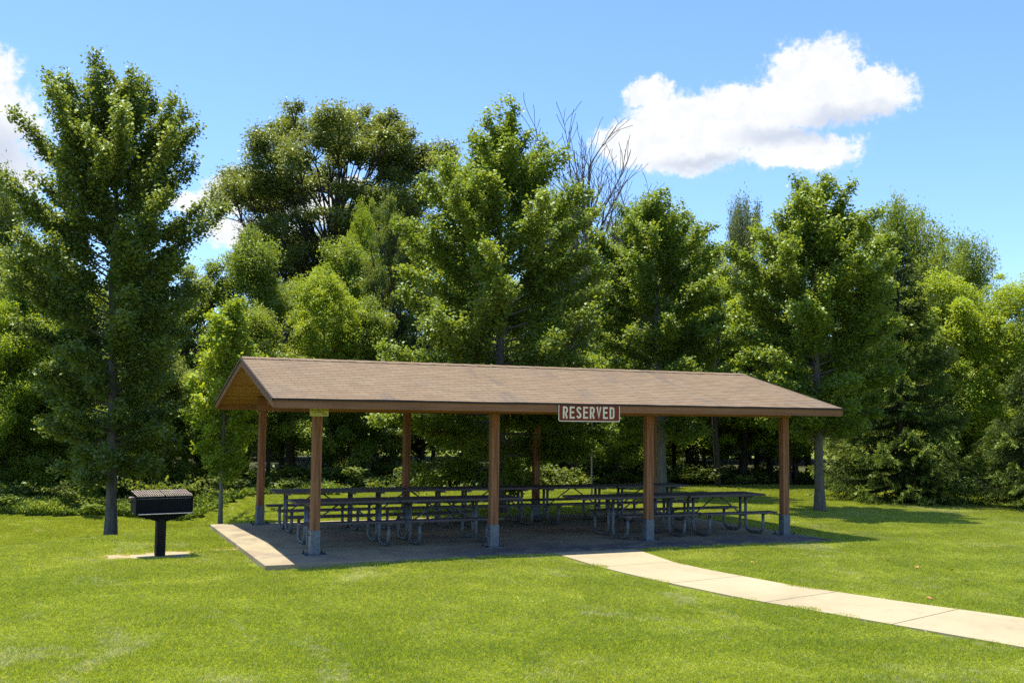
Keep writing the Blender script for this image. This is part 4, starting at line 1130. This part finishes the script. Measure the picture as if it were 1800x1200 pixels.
def weeds():
    rg = np.random.default_rng(77); n = N_(95000)
    x = rg.uniform(-9, 3.5, n); off = np.abs(rg.normal(0, 1.1, n))
    y = np.interp(x, [e[0] for e in EDGE], [e[1] for e in EDGE]) + off - .25 + .35*np.sin(x*1.3)*np.sin(x*.37+1)
    cl = .55+.45*np.sin(x*2.9+1.3)*np.sin(y*2.3)+.3*np.sin(x*7.1)*np.sin(y*6.3)
    hh = np.clip(.12+.34*np.clip(off, 0, 1.2)*cl+.12*cl, .05, .85)*np.where(x > 1, .55, 1.0)
    z = hh*rg.random(n)**.6*(.75+.5*rg.random(n)**3)
    P = np.stack([x, y, z+ground_z(x, y)], -1)
    D = np.stack([rg.normal(0, .6, n), rg.normal(0, .6, n), rg.uniform(.1, 1.6, n)], -1)
    me = leaves('weeds', P, rg, .095, .38, D=D, droop=0, up=.4)
    tag(obj('undergrowth', me, M['weed']), kind='stuff')
weeds()
def floor_plants():
    rg = np.random.default_rng(78); n = N_(50000)
    x = rg.uniform(-8, 34, n); y = np.interp(x, [e[0] for e in EDGE], [e[1] for e in EDGE]) + rg.uniform(.1, 7, n)**1.0
    cl = np.clip(.5+.6*np.sin(x*1.9+.3)*np.sin(y*1.7)+.3*np.sin(x*5.1)*np.sin(y*4.3), 0, 1.4)
    z = (.05+.4*cl)*rg.random(n)**.7
    me = leaves('groundcover', np.stack([x, y, z], -1), rg, .13, .5, up=.8)
    tag(obj('woodland_groundcover', me, M['leaf_dim']), kind='stuff')
floor_plants()

# ------------------------------------------------------------------ glimpses beyond the wood
M['siding'] = noisy('house_siding', [(.3, (.42, .44, .46)), (.7, (.52, .54, .55))], 2, 3, (.2, .2, 12), .7)
M['house_roof'] = noisy('house_roof', [(.3, (.07, .065, .065)), (.7, (.12, .11, .11))], 6, 5)
M['white'] = noisy('white_trim', [(.3, (.72, .72, .70)), (.7, (.80, .80, .78))], 4, 3, rough=.5)
M['glass'] = noisy('window_glass', [(.3, (.02, .025, .03)), (.7, (.05, .06, .07))], 2, 2, rough=.1, spec=.8, bdist=0)
M['tyre'] = noisy('tyre', [(.3, (.012, .012, .012)), (.7, (.025, .025, .025))], 9, 3, rough=.8)
M['blue'] = noisy('blue_paint', [(.3, (.02, .06, .35)), (.7, (.03, .09, .45))], 2, 2, rough=.3, spec=.6, bdist=0)
M['silver'] = noisy('silver_paint', [(.3, (.45, .46, .47)), (.7, (.55, .56, .57))], 2, 2, rough=.3, spec=.6, bdist=0)
def house(label, px, D, w_, d_, h_, rz):
    x, y = spot(px, D); t = thing('house', label, 'house', (x, y, -.2), rz)
    MB().box(-w_/2, w_/2, -d_/2, d_/2, 0, h_).build('wall', M['siding'], t)
    MB().prism([(-d_/2-.4, h_+.003), (d_/2+.4, h_+.003), (0, h_+2.0)], 'x', -w_/2-.4, w_/2+.4).build('roof', M['house_roof'], t)
    for xx in (-w_*.3, w_*.05, w_*.34):
        f = MB().box(xx-.55, xx+.55, -d_/2-.05, -d_/2-.003, .9, 2.2, bev=.01).build('window', M['white'], t)
        MB().box(xx-.45, xx+.45, -d_/2-.06, -d_/2-.052, 1.0, 2.1).build('pane', M['glass'], f)
    for xx in (-w_/2+.1, w_/2-.1): MB().box(xx-.09, xx+.09, -d_/2-.08, -d_/2-.003, 0, h_-.02).build('corner_board', M['white'], t)
house('pale house glimpsed through the trees above the grill', 300, 62, 11, 7, 2.8, -.3)
house('pale house glimpsed through the trees behind the second and third posts', 985, 66, 13, 7, 2.8, -.4)
def car(label, px, D, paint, rz):
    x, y = spot(px, D); t = thing('parked_car', label, 'car', (x, y, -.15), rz)
    b = MB(); b.prism([(-2.1, .32), (2.1, .32), (2.15, .75), (1.95, .92), (.95, 1.0), (.35, 1.42), (-1.2, 1.45), (-1.95, 1.02), (-2.15, .85)], 'y', -.85, .85)
    body = b.build('body', paint, t)
    bv = body.modifiers.new('b', 'BEVEL'); bv.width = .06; bv.segments = 2
    for s in (-.853, .853):
        MB().prism([(-1.55, 1.02), (.75, 1.02), (.30, 1.36), (-1.15, 1.38)], 'y', s-.006, s+.006).build('side_window', M['glass'], t)
    for xx in (-1.3, 1.35):
        for s in (-.80, .80):
            MB().tube([(xx, s-.10, .32), (xx, s+.10, .32)], .33, 18).build('wheel', M['tyre'], t)
car('blue car parked beyond the woods, glimpsed under the reserved sign', 1022, 57, M['blue'], -.45)
car('silver car parked beyond the woods, glimpsed between the two right posts', 1306, 60, M['silver'], -.4)

# a few fallen leaves on the lawn
def fallen():
    rg = np.random.default_rng(9); pts = []
    for px, py in ((1608, 996), (1672, 1003), (1703, 1021), (1640, 1052), (1560, 985), (1780, 978), (1795, 1050), (1300, 985), (1325, 987), (395, 990)):
        d = ray(px, py); q = CAM+d*((-.0-CAM[2])/d[2]); pts.append(q)
    P = np.array(pts); P[:, 2] = ground_z(P[:, 0], P[:, 1])+.035
    return leaves('fallen_leaves', P, rg, .085, .75, up=2.0)
M['dry_leaf'] = noisy('dry_leaf', [(.3, (.30, .12, .03)), (.7, (.50, .32, .08))], .8, 2, bdist=0)
tag(obj('fallen_leaves', fallen(), M['dry_leaf']), kind='stuff')
print('OBJECTS', len(SC.objects), 'faces', sum(len(o.data.polygons) for o in SC.objects if o.type == 'MESH'))
